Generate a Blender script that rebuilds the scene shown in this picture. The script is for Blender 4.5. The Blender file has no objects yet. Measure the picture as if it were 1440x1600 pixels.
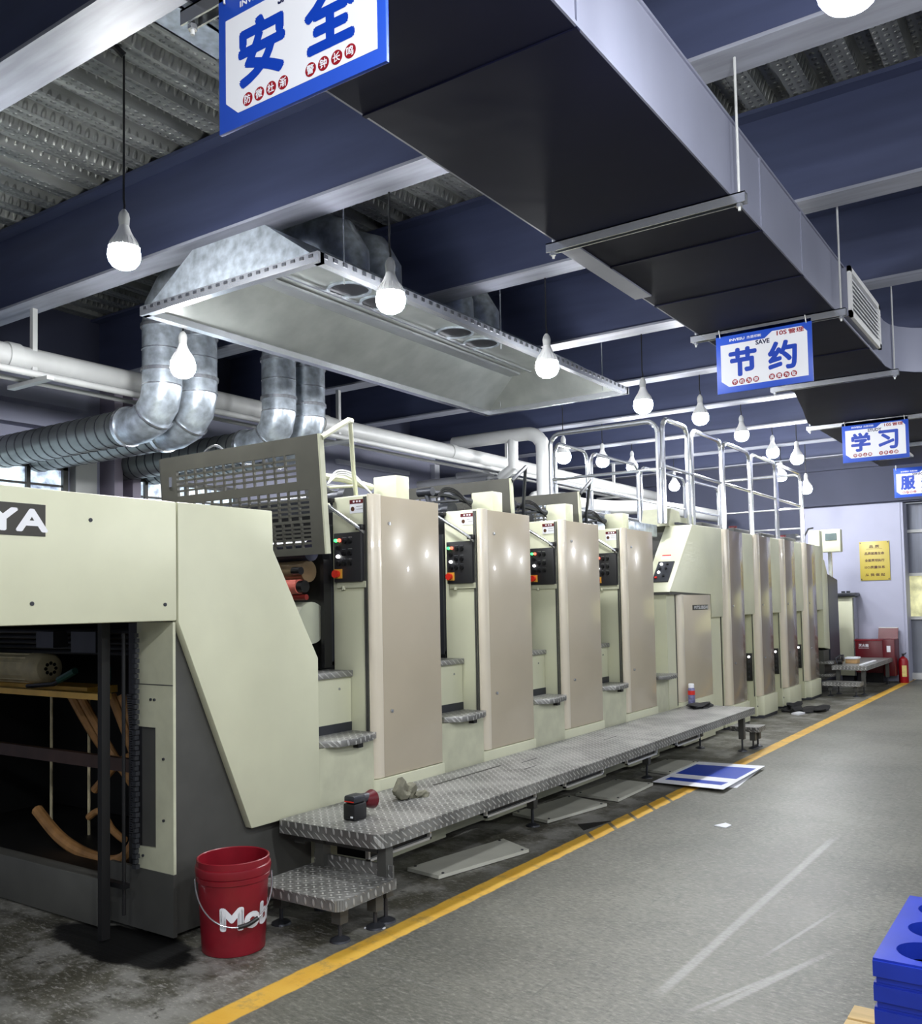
import bpy, bmesh, math, random
from mathutils import Vector, Matrix
random.seed(7)
PI = math.pi
sc = bpy.context.scene
col = sc.collection

# ------------------------------------------------------------------ camera
cam_d = bpy.data.cameras.new('camera'); cam = bpy.data.objects.new('camera', cam_d); col.objects.link(cam)
F = 1434.71; CY = 874.78; YAW, PITCH, ROLL = 0.600205415, 0.0477780432, 0.0188348862
fw = Vector((-math.cos(PITCH)*math.sin(YAW), math.cos(PITCH)*math.cos(YAW), math.sin(PITCH)))
r0 = Vector((math.cos(YAW), math.sin(YAW), 0)); d0 = fw.cross(r0)
rt = math.cos(ROLL)*r0 + math.sin(ROLL)*d0
dn = -math.sin(ROLL)*r0 + math.cos(ROLL)*d0
cam.matrix_world = Matrix(((rt.x, -dn.x, -fw.x, 0), (rt.y, -dn.y, -fw.y, 0), (rt.z, -dn.z, -fw.z, 1.40), (0, 0, 0, 1)))
cam_d.sensor_fit = 'HORIZONTAL'; cam_d.sensor_width = 36.0; cam_d.lens = F/1440*36.0
cam_d.shift_y = (CY-800)/1440; cam_d.clip_start = .05; cam_d.clip_end = 100
sc.camera = cam
# ------------------------------------------------------------------ world, exposure
w = bpy.data.worlds.new('world'); sc.world = w; w.use_nodes = True
bg = w.node_tree.nodes['Background']; bg.inputs[0].default_value = (.84, .90, 1.0, 1); bg.inputs[1].default_value = .22
BULB = 190.0
sc.view_settings.view_transform = 'Standard'; sc.view_settings.look = 'None'
sc.view_settings.exposure = .95; sc.view_settings.gamma = 1
sc.view_settings.use_curve_mapping = False
sc.cycles.use_denoising = True
sc.cycles.max_bounces = 6; sc.cycles.diffuse_bounces = 3; sc.cycles.glossy_bounces = 3
sc.cycles.caustics_reflective = False; sc.cycles.caustics_refractive = False
sc.cycles.sample_clamp_indirect = 6

# ------------------------------------------------------------------ materials
def lin(c):
    return tuple((v/255/12.92 if v/255 <= .04045 else ((v/255+.055)/1.055)**2.4) for v in c)
def M(name, rgb, rough=.5, metal=0.0, var=.07, scale=5.0, bump=0.0, bscale=60.0, emit=0.0, stretch=(1, 1, 1), coat=0.0):
    m = bpy.data.materials.new(name); m.use_nodes = True
    nt = m.node_tree; N = nt.nodes; L = nt.links; b = N['Principled BSDF']
    c = lin(rgb)
    tc = N.new('ShaderNodeTexCoord'); mp = N.new('ShaderNodeMapping'); mp.inputs['Scale'].default_value = stretch
    L.new(tc.outputs['Object'], mp.inputs[0])
    no = N.new('ShaderNodeTexNoise'); no.inputs['Scale'].default_value = scale; no.inputs['Detail'].default_value = 5
    L.new(mp.outputs[0], no.inputs['Vector'])
    cr = N.new('ShaderNodeValToRGB')
    cr.color_ramp.elements[0].position = .3; cr.color_ramp.elements[1].position = .72
    cr.color_ramp.elements[0].color = tuple(v*(1-var) for v in c)+(1,)
    cr.color_ramp.elements[1].color = tuple(min(1, v*(1+var)) for v in c)+(1,)
    L.new(no.outputs['Fac'], cr.inputs[0]); L.new(cr.outputs[0], b.inputs['Base Color'])
    b.inputs['Roughness'].default_value = rough; b.inputs['Metallic'].default_value = metal
    if coat: b.inputs['Coat Weight'].default_value = coat
    if bump:
        n2 = N.new('ShaderNodeTexNoise'); n2.inputs['Scale'].default_value = bscale; L.new(mp.outputs[0], n2.inputs['Vector'])
        bp = N.new('ShaderNodeBump'); bp.inputs['Strength'].default_value = bump; bp.inputs['Distance'].default_value = .01
        L.new(n2.outputs['Fac'], bp.inputs['Height']); L.new(bp.outputs[0], b.inputs['Normal'])
    if emit:
        L.new(cr.outputs[0], b.inputs['Emission Color']); b.inputs['Emission Strength'].default_value = emit
    return m

class NT:
    """tiny helper for math-node patterns"""
    def __init__(s, m): s.nt = m.node_tree; s.N = s.nt.nodes; s.L = s.nt.links
    def math(s, op, a, b=None, c=None):
        n = s.N.new('ShaderNodeMath'); n.operation = op
        for i, v in enumerate((a, b, c)):
            if v is None: continue
            if isinstance(v, (int, float)): n.inputs[i].default_value = v
            else: s.L.new(v, n.inputs[i])
        return n.outputs[0]
    def mix(s, f, a, b):
        n = s.N.new('ShaderNodeMix'); n.data_type = 'RGBA'
        for i, v in ((0, f), (6, a), (7, b)):
            if isinstance(v, tuple): n.inputs[i].default_value = v if len(v) == 4 else v+(1,)
            elif isinstance(v, (int, float)): n.inputs[i].default_value = v
            else: s.L.new(v, n.inputs[i])
        return n.outputs[2]
    def noise(s, vec, scale, detail=5, rough=.5):
        n = s.N.new('ShaderNodeTexNoise'); n.inputs['Scale'].default_value = scale; n.inputs['Detail'].default_value = detail
        n.inputs['Roughness'].default_value = rough
        s.L.new(vec, n.inputs['Vector']); return n.outputs['Fac']
    def mapping(s, vec, scale=(1, 1, 1), rot=(0, 0, 0)):
        n = s.N.new('ShaderNodeMapping'); n.inputs['Scale'].default_value = scale; n.inputs['Rotation'].default_value = rot
        s.L.new(vec, n.inputs[0]); return n.outputs[0]
    def step(s, v, a, b):
        n = s.N.new('ShaderNodeMapRange'); n.interpolation_type = 'SMOOTHSTEP'
        n.inputs[1].default_value = a; n.inputs[2].default_value = b; s.L.new(v, n.inputs[0]); return n.outputs[0]

def floor_material():
    m = bpy.data.materials.new('floor_concrete'); m.use_nodes = True; t = NT(m); b = t.N['Principled BSDF']
    tc = t.N.new('ShaderNodeTexCoord').outputs['Object']
    sp = t.N.new('ShaderNodeSeparateXYZ'); t.L.new(tc, sp.inputs[0]); X, Y = sp.outputs[0], sp.outputs[1]
    big = t.noise(tc, .9, 6, .6); fine = t.noise(tc, 14, 6, .7)
    med = t.noise(t.mapping(tc, (1, 2.2, 1), (0, 0, .6)), 32, 6, .75)
    sc1 = t.noise(t.mapping(tc, (1.2, 34, 1), (0, 0, .5)), 2.0, 4, .65)
    sc2 = t.noise(t.mapping(tc, (26, 1.0, 1), (0, 0, -.25)), 2.0, 4, .65)
    base = t.mix(t.step(big, .3, .7), lin((82, 82, 73)), lin((112, 111, 101)))
    base = t.mix(t.math('MULTIPLY', t.step(fine, .45, .75), .5), base, lin((58, 59, 55)))
    base = t.mix(t.math('MULTIPLY', t.step(sc1, .52, .72), .5), base, lin((132, 132, 126)))
    base = t.mix(t.math('MULTIPLY', t.step(sc2, .54, .74), .45), base, lin((52, 53, 50)))
    base = t.mix(t.math('MULTIPLY', t.step(med, .5, .68), .75), base, lin((142, 141, 131)))
    base = t.mix(t.math('MULTIPLY', t.step(med, .5, .34), .65), base, lin((50, 50, 45)))
    # pale tyre tracks
    for (ax, ay), (bx, by), wd in (((-1.33, 3.05), (-1.29, 5.85), .030), ((-1.16, 3.0), (-.87, 3.98), .022), ((-1.13, 3.60), (-.97, 4.52), .012), ((-1.22, 2.98), (-.92, 3.80), .016)):
        L_ = math.hypot(bx-ax, by-ay); ux, uy = (bx-ax)/L_, (by-ay)/L_
        u = t.math('ADD', t.math('MULTIPLY', X, ux), t.math('ADD', t.math('MULTIPLY', Y, uy), -(ax*ux+ay*uy)))
        v = t.math('ABSOLUTE', t.math('ADD', t.math('MULTIPLY', X, -uy), t.math('ADD', t.math('MULTIPLY', Y, ux), -(ay*ux-ax*uy))))
        k = t.math('MULTIPLY', t.step(v, wd, wd*.3), t.math('MULTIPLY', t.step(u, 0, .25), t.step(u, L_, L_-.5)))
        base = t.mix(t.math('MULTIPLY', k, t.math('ADD', .10, t.math('MULTIPLY', med, .6))), base, lin((176, 176, 172)))
    # older stained concrete beside the press, left of the line
    left = t.step(X, -2.45, -2.75)
    st = t.noise(tc, 3.2, 8, .65)
    dirty = t.mix(t.step(st, .42, .62), lin((70, 68, 57)), lin((146, 145, 140)))
    dirty = t.mix(t.step(t.noise(tc, 5.5, 6, .7), .58, .68), dirty, lin((30, 28, 22)))
    dirty = t.mix(t.math('MULTIPLY', t.step(med, .52, .66), .7), dirty, lin((168, 166, 158)))
    dirty = t.mix(t.math('MULTIPLY', t.step(t.noise(t.mapping(tc, (1, 3, 1), (0, 0, .9)), 7, 6, .7), .58, .66), .7), dirty, lin((170, 169, 164)))
    base = t.mix(t.math('MULTIPLY', left, .8), base, dirty)
    # oil puddle by the press foot
    ox = t.math('MULTIPLY', t.math('ADD', X, 3.42), 2.2); oy = t.math('MULTIPLY', t.math('SUBTRACT', Y, 2.42), 6.0)
    od = t.math('ADD', t.math('ADD', t.math('POWER', ox, 2), t.math('POWER', oy, 2)), t.math('MULTIPLY', st, 1.6))
    base = t.mix(t.step(od, 1.9, 1.55), base, lin((10, 10, 10)))
    # painted yellow line
    wob = t.math('MULTIPLY', t.math('SUBTRACT', t.noise(tc, 9, 3), .5), .02)
    dx = t.math('ABSOLUTE', t.math('ADD', t.math('ADD', X, 2.52), wob))
    line = t.step(dx, .062, .05)
    gap = t.math('MULTIPLY', t.step(t.math('ABSOLUTE', t.math('SUBTRACT', t.math('FRACT', t.math('MULTIPLY', t.math('ADD', Y, t.math('MULTIPLY', X, 1.2)), 3.3)), .5)), .09, .05), t.math('MULTIPLY', t.step(Y, 4.9, 5.0), t.step(Y, 6.5, 6.4)))
    wear = t.step(t.noise(tc, 8, 8, .75), .36, .5)
    ycol = t.mix(t.noise(tc, 5, 4), lin((208, 150, 30)), lin((238, 196, 84)))
    line = t.math('MULTIPLY', line, t.math('ADD', t.math('MULTIPLY', wear, .35), .65)); line = t.math('MULTIPLY', line, t.math('SUBTRACT', 1.0, t.math('MULTIPLY', gap, .9)))
    base = t.mix(line, base, ycol)
    t.L.new(base, b.inputs['Base Color'])
    rg = t.math('ADD', .32, t.math('MULTIPLY', sc1, .30)); t.L.new(rg, b.inputs['Roughness'])
    bp = t.N.new('ShaderNodeBump'); bp.inputs['Strength'].default_value = .12; bp.inputs['Distance'].default_value = .01
    t.L.new(t.math('ADD', fine, sc1), bp.inputs['Height']); t.L.new(bp.outputs[0], b.inputs['Normal'])
    return m

def plate_material():
    m = bpy.data.materials.new('diamond_plate'); m.use_nodes = True; t = NT(m); b = t.N['Principled BSDF']
    tc = t.N.new('ShaderNodeTexCoord').outputs['Object']
    mp = t.mapping(tc, (30, 30, 30), (0, 0, PI/4))
    sp = t.N.new('ShaderNodeSeparateXYZ'); t.L.new(mp, sp.inputs[0])
    px, py = sp.outputs[0], t.math('ADD', sp.outputs[1], sp.outputs[2])
    par = t.math('ABSOLUTE', t.math('MODULO', t.math('ADD', t.math('FLOOR', px), t.math('FLOOR', py)), 2.0))
    fx = t.math('SUBTRACT', t.math('FRACT', px), .5); fy = t.math('SUBTRACT', t.math('FRACT', py), .5)
    A = t.math('ADD', t.math('POWER', t.math('MULTIPLY', fx, 2.1), 2), t.math('POWER', t.math('MULTIPLY', fy, 6.0), 2))
    B = t.math('ADD', t.math('POWER', t.math('MULTIPLY', fy, 2.1), 2), t.math('POWER', t.math('MULTIPLY', fx, 6.0), 2))
    d = t.math('ADD', t.math('MULTIPLY', A, par), t.math('MULTIPLY', B, t.math('SUBTRACT', 1.0, par)))
    loz = t.step(d, 1.1, .4)
    n = t.noise(tc, 4, 6, .6)
    base = t.mix(t.step(n, .35, .65), lin((108, 108, 106)), lin((150, 150, 147)))
    base = t.mix(t.math('MULTIPLY', loz, .7), base, lin((205, 205, 202)))
    t.L.new(base, b.inputs['Base Color']); b.inputs['Metallic'].default_value = .45; b.inputs['Roughness'].default_value = .42
    bp = t.N.new('ShaderNodeBump'); bp.inputs['Strength'].default_value = .6; bp.inputs['Distance'].default_value = .004
    t.L.new(loz, bp.inputs['Height']); t.L.new(bp.outputs[0], b.inputs['Normal'])
    return m

def deck_material():
    m = bpy.data.materials.new('galvanised_deck'); m.use_nodes = True; t = NT(m); b = t.N['Principled BSDF']
    tc = t.N.new('ShaderNodeTexCoord').outputs['Object']
    sp = t.N.new('ShaderNodeSeparateXYZ'); t.L.new(tc, sp.inputs[0])
    # rows of pressed dimples along the ribs
    fx = t.math('SUBTRACT', t.math('FRACT', t.math('MULTIPLY', sp.outputs[0], 20.0)), .5)
    fy = t.math('SUBTRACT', t.math('FRACT', t.math('MULTIPLY', sp.outputs[1], 17.0)), .5)
    dist = t.math('SQRT', t.math('ADD', t.math('POWER', fx, 2), t.math('POWER', fy, 2)))
    dot = t.step(dist, .33, .12)
    n = t.noise(t.mapping(tc, (8, .6, 1)), 2.5, 5)
    base = t.mix(t.step(n, .3, .7), lin((118, 120, 118)), lin((172, 174, 170)))
    t.L.new(base, b.inputs['Base Color']); b.inputs['Metallic'].default_value = .55; b.inputs['Roughness'].default_value = .45
    bp = t.N.new('ShaderNodeBump'); bp.inputs['Strength'].default_value = .9; bp.inputs['Distance'].default_value = .012
    t.L.new(dot, bp.inputs['Height']); t.L.new(bp.outputs[0], b.inputs['Normal'])
    return m

cream = M('cream_paint', (212, 213, 186), .38, 0, .05, 3)
cream2 = M('cream_paint_worn', (198, 199, 174), .45, 0, .10, 9)
taupe = M('taupe_enamel', (190, 179, 158), .22, 0, .05, 2.2, coat=.3)
taupe2 = M('taupe_enamel_dark', (136, 126, 116), .2, 0, .05, 2.2, coat=.2)
beige = M('beige_edge_highlight', (226, 216, 196), .25, 0, .03, 4, coat=.3)  # beige door edge, paler to carry the highlight on the rounded corner
dark = M('dark_grey_paint', (74, 74, 71), .5, 0, .12, 6)
olive = M('olive_grey_guard', (84, 83, 76), .5, 0, .10, 7)
black = M('black_plastic', (22, 22, 24), .45, 0, .15, 20)
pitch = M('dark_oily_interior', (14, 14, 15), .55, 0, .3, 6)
panel_m = M('control_panel_grey', (44, 44, 47), .45, 0, .08, 9)
oily = M('oily_black_metal', (30, 30, 32), .35, .3, .3, 8)
gunmetal = M('gunmetal', (62, 64, 70), .4, .5, .15, 8)
steel = M('bright_steel', (196, 199, 204), .25, .85, .06, 12)
chrome = M('chrome_tube', (226, 228, 230), .16, .9, .03, 10)
galv = M('galvanised_sheet', (186, 195, 204), .3, .6, .32, 16, .08, 9)
galv_in = M('galvanised_sheet_inner', (168, 172, 168), .36, .6, .14, 5, .12, 3)
beam_m = M('navy_beam_paint', (68, 75, 104), .5, 0, .14, 3, stretch=(.4, 3, 3))
flange_lit_m = M('flange_light_tone', (150, 153, 165), .45, 0, .22, 4, stretch=(.5, 4, 4))  # beam paint made paler: light on the lower flanges put into the colour
duct_m = M('dull_duct_sheet', (136, 139, 156), .42, .2, .08, 2, .35, 2.6, stretch=(1, 1, .6))
under_shade_m = M('duct_underside_shade', (20, 22, 42), .6, 0, .12, 2, .3, 2.6, stretch=(1, 1, .6))  # shaded copy of the duct sheet, shade put into the colour
under_shade_m.node_tree.nodes['Principled BSDF'].inputs['Specular IOR Level'].default_value = .12
wall_m = M('lilac_white_wall', (168, 170, 190), .7, 0, .06, 1.5)
wall_d = M('dark_wall_paint', (58, 62, 82), .7, 0, .12, 1.2)
pipe_m = M('white_pipe_lagging', (200, 201, 199), .4, 0, .05, 6)
white = M('white_print', (236, 237, 242), .4, 0, .02, 5)
ivory = M('lamp_plastic', (232, 232, 230), .4, 0, .02, 5)
blue = M('sign_blue', (38, 82, 196), .4, 0, .04, 5)
blue_d = M('sign_blue_ink', (14, 62, 176), .4, 0, .03, 5)
red_d = M('sign_red_ink', (150, 18, 34), .4, 0, .04, 5)
navy_t = M('sign_navy_ink', (28, 34, 74), .4, 0, .03, 5)
yellow = M('brass_yellow_plaque', (188, 170, 76), .4, 0, .08, 3)
brown_t = M('brown_ink', (74, 40, 14), .5, 0, .03, 5)
red_p = M('red_pail_plastic', (128, 20, 34), .34, 0, .16, 9)
red_e = M('extinguisher_red', (150, 10, 26), .35, 0, .06, 6)
red_c = M('red_enamel', (92, 5, 20), .4, 0, .08, 6)
red_b2 = M('red_pallet_plastic', (176, 40, 48), .35, 0, .1, 6)
red_b = M('red_button', (214, 46, 34), .35, 0, .04, 9)
amber = M('yellow_button_plate', (216, 160, 62), .5, 0, .05, 9)
blue_p = M('blue_pallet_plastic', (34, 58, 178), .32, 0, .12, 6)
wood = M('pale_timber', (212, 184, 128), .65, 0, .16, 4, .2, 20, stretch=(1, 9, 9))
rubber_p = M('pink_rubber', (212, 112, 98), .5, 0, .08, 9)
rubber_r = M('dark_red_rubber', (120, 30, 26), .4, 0, .1, 9)
roll_brown = M('brown_roller', (122, 104, 78), .35, .3, .15, 9)
roll_navy = M('navy_roller', (22, 28, 58), .4, 0, .15, 9)
hose_m = M('brown_hose', (168, 124, 76), .6, 0, .25, 14)
tray_m = M('yellow_rail', (232, 186, 92), .5, 0, .2, 6)
motor_m = M('old_cream_motor', (214, 202, 166), .5, 0, .2, 12)
cloth_d = M('black_rag', (20, 20, 22), .8, 0, .3, 20)
cloth_g = M('grey_green_rag', (116, 114, 98), .85, 0, .35, 22)
paper = M('white_paper', (232, 234, 240), .6, 0, .03, 8)
board_m = M('pale_grey_panel', (196, 196, 184), .45, 0, .08, 6)
cardboard = M('cardboard', (196, 158, 108), .7, 0, .08, 8)
lampoff = M('lit_white_button', (255, 255, 255), .4, 0, 0, 5, emit=4)
lampgreen = M('lit_green_button', (60, 230, 110), .4, 0, 0, 5, emit=2)
lampred = M('lit_red_button', (255, 90, 70), .4, 0, 0, 5, emit=2)
glow = M('lit_lamp_globe', (250, 252, 255), .4, 0, 0, 5, emit=BULB)
sky_pane = M('daylit_window_pane', (176, 192, 232), .1, 0, .75, 9, emit=1.1)
door_glass = M('daylit_door_pane', (206, 204, 158), .2, 0, .4, 5, emit=.35)
screen_m = M('dim_screen', (70, 84, 84), .2, 0, .1, 8)
floor_m = floor_material(); plate_m = plate_material(); deck_m = deck_material()

# ------------------------------------------------------------------ mesh building
class MB:
    def __init__(s): s.bm = bmesh.new()
    def box(s, x0, x1, y0, y1, z0, z1, bev=0.0, seg=2):
        t = bmesh.new(); bmesh.ops.create_cube(t, size=1)
        for v in t.verts:
            v.co = Vector((x0+(v.co.x+.5)*(x1-x0), y0+(v.co.y+.5)*(y1-y0), z0+(v.co.z+.5)*(z1-z0)))
        if bev: bmesh.ops.bevel(t, geom=t.edges[:], offset=bev, segments=seg, affect='EDGES', profile=.5)
        s._join(t); return s
    def _join(s, t, mat=None):
        if mat is not None: bmesh.ops.transform(t, matrix=mat, verts=t.verts)
        bmesh.ops.recalc_face_normals(t, faces=t.faces)
        me = bpy.data.meshes.new('tmp'); t.to_mesh(me); t.free(); s.bm.from_mesh(me); bpy.data.meshes.remove(me)
    def poly(s, pts, axis, a, b, bev=0.0):
        """prism: 2-D outline in the plane normal to axis, from a to b along it"""
        def P(p, h):
            return {'x': (h, p[0], p[1]), 'y': (p[0], h, p[1]), 'z': (p[0], p[1], h)}[axis]
        t = bmesh.new()
        A = [t.verts.new(P(p, a)) for p in pts]; B = [t.verts.new(P(p, b)) for p in pts]
        n = len(pts); t.faces.new(A); t.faces.new(B[::-1])
        for i in range(n): t.faces.new((A[i], B[i], B[(i+1) % n], A[(i+1) % n]))
        if bev: bmesh.ops.bevel(t, geom=t.edges[:], offset=bev, segments=2, affect='EDGES', profile=.5)
        s._join(t); return s
    def cyl(s, p0, p1, r, r2=None, seg=20, caps=True):
        return s.tube([p0, p1], r, seg, caps, r2)
    def tube(s, pts, r, seg=10, caps=True, r2=None, smooth=0):
        pts = [Vector(p) for p in pts]
        if smooth: pts = catmull(pts, smooth)
        n = len(pts); t = bmesh.new(); rings = []
        up = None
        for i, p in enumerate(pts):
            tg = (pts[min(i+1, n-1)]-pts[max(i-1, 0)])
            tg = tg.normalized() if tg.length > 1e-9 else Vector((0, 0, 1))
            if up is None:
                up = Vector((0, 0, 1)) if abs(tg.z) < .9 else Vector((1, 0, 0))
            u = (up - tg*up.dot(tg)); u = u.normalized() if u.length > 1e-6 else tg.orthogonal().normalized()
            v = tg.cross(u); up = u
            rr = r if not callable(r) else r(i/(n-1))
            if r2 is not None: rr = r+(r2-r)*i/(n-1)
            rings.append([t.verts.new(p+(u*math.cos(2*PI*k/seg)+v*math.sin(2*PI*k/seg))*rr) for k in range(seg)])
        for a, b in zip(rings, rings[1:]):
            for k in range(seg): t.faces.new((a[k], a[(k+1) % seg], b[(k+1) % seg], b[k]))
        if caps: t.faces.new(rings[0][::-1]); t.faces.new(rings[-1])
        s._join(t); return s
    def lathe(s, prof, c, seg=32, cap=False, axis='z'):
        t = bmesh.new(); rings = []
        for r, z in prof:
            if r < 1e-6: rings.append([t.verts.new((0, 0, z))])
            else: rings.append([t.verts.new((r*math.cos(2*PI*k/seg), r*math.sin(2*PI*k/seg), z)) for k in range(seg)])
        for a, b in zip(rings, rings[1:]):
            for k in range(seg):
                k2 = (k+1) % seg
                if len(a) == 1 and len(b) == 1: continue
                if len(a) == 1: t.faces.new((a[0], b[k2], b[k]))
                elif len(b) == 1: t.faces.new((a[k], a[k2], b[0]))
                else: t.faces.new((a[k], a[k2], b[k2], b[k]))
        R = {'z': Matrix.Identity(4), 'x': Matrix.Rotation(PI/2, 4, 'Y'), 'y': Matrix.Rotation(-PI/2, 4, 'X')}[axis]
        s._join(t, Matrix.Translation(Vector(c)) @ R); return s
    def ring(s, c, r0, r1, axis, h, seg=40):
        return s.lathe([(r0, 0), (r1, 0), (r1, h), (r0, h), (r0, 0)], c, seg, axis=axis)
    def raw(s, verts, faces):
        t = bmesh.new(); V = [t.verts.new(v) for v in verts]
        for f in faces: t.faces.new([V[i] for i in f])
        me = bpy.data.meshes.new('tmp'); t.to_mesh(me); t.free(); s.bm.from_mesh(me); bpy.data.meshes.remove(me); return s
    def blob(s, c, r, amp=.35, seed=0, sub=3):
        t = bmesh.new(); bmesh.ops.create_icosphere(t, subdivisions=sub, radius=1)
        rnd = random.Random(seed); ks = [(Vector((rnd.uniform(-4, 4), rnd.uniform(-4, 4), rnd.uniform(-4, 4))), rnd.uniform(0, 6)) for _ in range(7)]
        for v in t.verts:
            d = v.co.normalized(); k = 1+amp*sum(math.sin(a.dot(d)*1.3+b) for a, b in ks)/3
            v.co = Vector((d.x*r[0]*k, d.y*r[1]*k, max(-r[2]*.45, d.z*r[2]*k)))
        s._join(t, Matrix.Translation(Vector(c)+Vector((0, 0, r[2]*.45)))); return s

def catmull(p, k):
    out = []
    n = len(p)
    for i in range(n-1):
        a, b, c, d = p[max(i-1, 0)], p[i], p[i+1], p[min(i+2, n-1)]
        for j in range(k):
            t = j/k
            out.append(.5*((2*b)+(c-a)*t+(2*a-5*b+4*c-d)*t*t+(3*b-a-3*c+d)*t**3))
    out.append(p[-1]); return out

def obj(name, mb, mat, parent=None, smooth=True):
    me = bpy.data.meshes.new(name); mb.bm.to_mesh(me); mb.bm.free()
    me.materials.append(mat)
    o = bpy.data.objects.new(name, me); col.objects.link(o)
    if parent is not None:
        o.parent = parent
        off = Vector(parent.get('_at', (0, 0, 0)))
        me.transform(Matrix.Translation(-off))
        o['_at'] = tuple(off)
    if smooth:
        me.polygons.foreach_set('use_smooth', [True]*len(me.polygons)); me.set_sharp_from_angle(angle=math.radians(32))
    return o
def thing(name, label, cat, at, group=None):
    o = bpy.data.objects.new(name, None); col.objects.link(o); o.empty_display_size = .1
    o.location = at; o['_at'] = tuple(at); o['label'] = label; o['category'] = cat
    if group: o['group'] = group
    return o
def tag(o, label, cat, group=None):
    o['label'] = label; o['category'] = cat
    if group: o['group'] = group
    return o
def struct(name, mb, mat, label=None, cat=None):
    o = obj(name, mb, mat); o['kind'] = 'structure'
    if label: o['label'] = label
    if cat: o['category'] = cat
    return o
def dup(root, delta, label, group=None):
    r = root.copy(); col.objects.link(r); r.location = Vector(root.location)+Vector(delta); r['label'] = label
    if group: r['group'] = group
    for ch in list(root.children):
        c = ch.copy(); col.objects.link(c); c.parent = r
        for g in list(ch.children):
            d = g.copy(); col.objects.link(d); d.parent = c
    return r

# ---- lettering: text outlines turned into flat geometry lying on a surface
_fc = bpy.data.curves.new('lettering_tmp', 'FONT'); _fo = bpy.data.objects.new('lettering_tmp', _fc); col.objects.link(_fo)
def glyphs(body, bold=0.0):
    _fc.body = body; _fc.size = 1; _fc.offset = bold; _fc.resolution_u = 3
    bpy.context.view_layer.update()
    dg = bpy.context.evaluated_depsgraph_get(); ev = _fo.evaluated_get(dg)
    me = bpy.data.meshes.new_from_object(ev)
    V = [v.co.copy() for v in me.vertices]; Fc = [tuple(p.vertices) for p in me.polygons]
    bpy.data.meshes.remove(me); return V, Fc
def text(mb, body, c, right, up, wid=None, hei=None, fat=0.0, warp=None):
    """fat: stroke thickening, in metres (outlines repeated around a small circle)"""
    V, Fc = glyphs(body)
    if not V: return
    x0 = min(v.x for v in V); x1 = max(v.x for v in V); y0 = min(v.y for v in V); y1 = max(v.y for v in V)
    sx = wid/(x1-x0) if wid else None; sy = hei/(y1-y0) if hei else None
    sx = sx or sy; sy = sy or sx
    right = Vector(right); up = Vector(up); c = Vector(c)
    nrm_ = right.cross(up)
    for k in range(9 if fat else 1):
        da, db = (fat*math.cos(k*PI/4), fat*math.sin(k*PI/4)) if k else (0, 0)
        out = []
        for v in V:
            a = (v.x-(x0+x1)/2)*sx+da; b = (v.y-(y0+y1)/2)*sy+db
            out.append(warp(a, b) if warp else c+right*a+up*b+nrm_*(.00003*k))
        mb.raw(out, Fc)

# ================================================================== STRUCTURE
struct('floor', MB().box(-9, 5, -3, 19, -.1, 0), floor_m)
# ceiling deck: folded sheet with ribs along Y
mb = MB(); x = -8.9; V = []
prof = []
while x < 4.5:
    prof += [(x, 4.40), (x+.13, 4.40), (x+.155, 4.47), (x+.235, 4.47)]
    prof += [(x+.26, 4.40)]
    x += .26
vs = []; fs = []
for i, (a, b) in enumerate(prof): vs += [(a, -3, b), (a, 16.6, b)]
for i in range(len(prof)-1):
    if (Vector(vs[2*i])-Vector(vs[2*i+2])).length > 1e-5: fs.append((2*i, 2*i+2, 2*i+3, 2*i+1))
mb.raw(vs, fs); struct('ceiling', mb, deck_m)
struct('ceiling_slab', MB().box(-8.9, 4.5, -3, 16.6, 4.48, 4.6), wall_d)
# beams across the hall
for k in range(-2, 8):
    yf = 4.03+1.757*k; yn = yf-.21; yc = (yf+yn)/2
    mb = MB().box(-8.5, 4.2, yc-.008, yc+.008, 3.765, 4.38)
    mb.box(-8.5, 4.2, yn, yf, 4.37, 4.395)
    b = struct('ceiling_beam', mb, beam_m)
    obj('bottom_flange', MB().box(-8.5, 4.2, yn, yf, 3.75, 3.768), flange_lit_m, b)
# walls
struct('wall_left', MB().box(-8.7, -8.5, -3, 11.75, 0, 4.4), wall_m)
struct('wall_left_far', MB().box(-8.7, -8.5, 11.75, 16.6, 0, 4.4), wall_d)
struct('trim_1', MB().box(-8.5, -8.38, -3, 16.4, 3.72, 4.4), wall_d)           # edge girder
struct('trim_2', MB().box(-8.5, -8.3, -3, 5.5, 3.42, 3.70).box(-8.5, -8.32, -3, 5.45, 3.2, 3.28), wall_m)
struct('trim_3', MB().box(-8.5, -8.25, 5.76, 5.86, 0, 3.72).box(-8.5, -8.25, 5.98, 6.08, 0, 3.72).box(-8.5, -8.42, 5.86, 5.98, 0, 3.72), M('lilac_column', (150, 142, 158), .6, 0, .1, 4))
struct('trim_4', MB().box(-8.5, -8.4, 5.42, 5.66, 0, 3.2), M('pale_pilaster', (206, 208, 206), .6, 0, .04, 3))
struct('trim_5', MB().box(-8.5, -8.44, 8.7, 9.4, 3.0, 3.06).box(-8.5, -8.44, 9.4, 11.0, 3.36, 3.42).box(-8.5, -8.42, 11.62, 11.75, 0, 3.6), white)
def window(nm, y0, y1, z0, z1, bars):
    f = MB()
    for a, b, c, d in ((y0, y1, z0, z0+.05), (y0, y1, z1-.05, z1), (y0, y0+.05, z0, z1), (y1-.05, y1, z0, z1)): f.box(-8.5, -8.44, a, b, c, d)
    for yb in bars: f.box(-8.5, -8.45, yb-.02, yb+.02, z0, z1)
    f.box(-8.5, -8.455, y0, y1, z1-.22, z1-.20)
    o = struct(nm, f, dark)
    obj('pane', MB().box(-8.5, -8.485, y0+.04, y1-.04, z0+.04, z1-.04), sky_pane, o)
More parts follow.
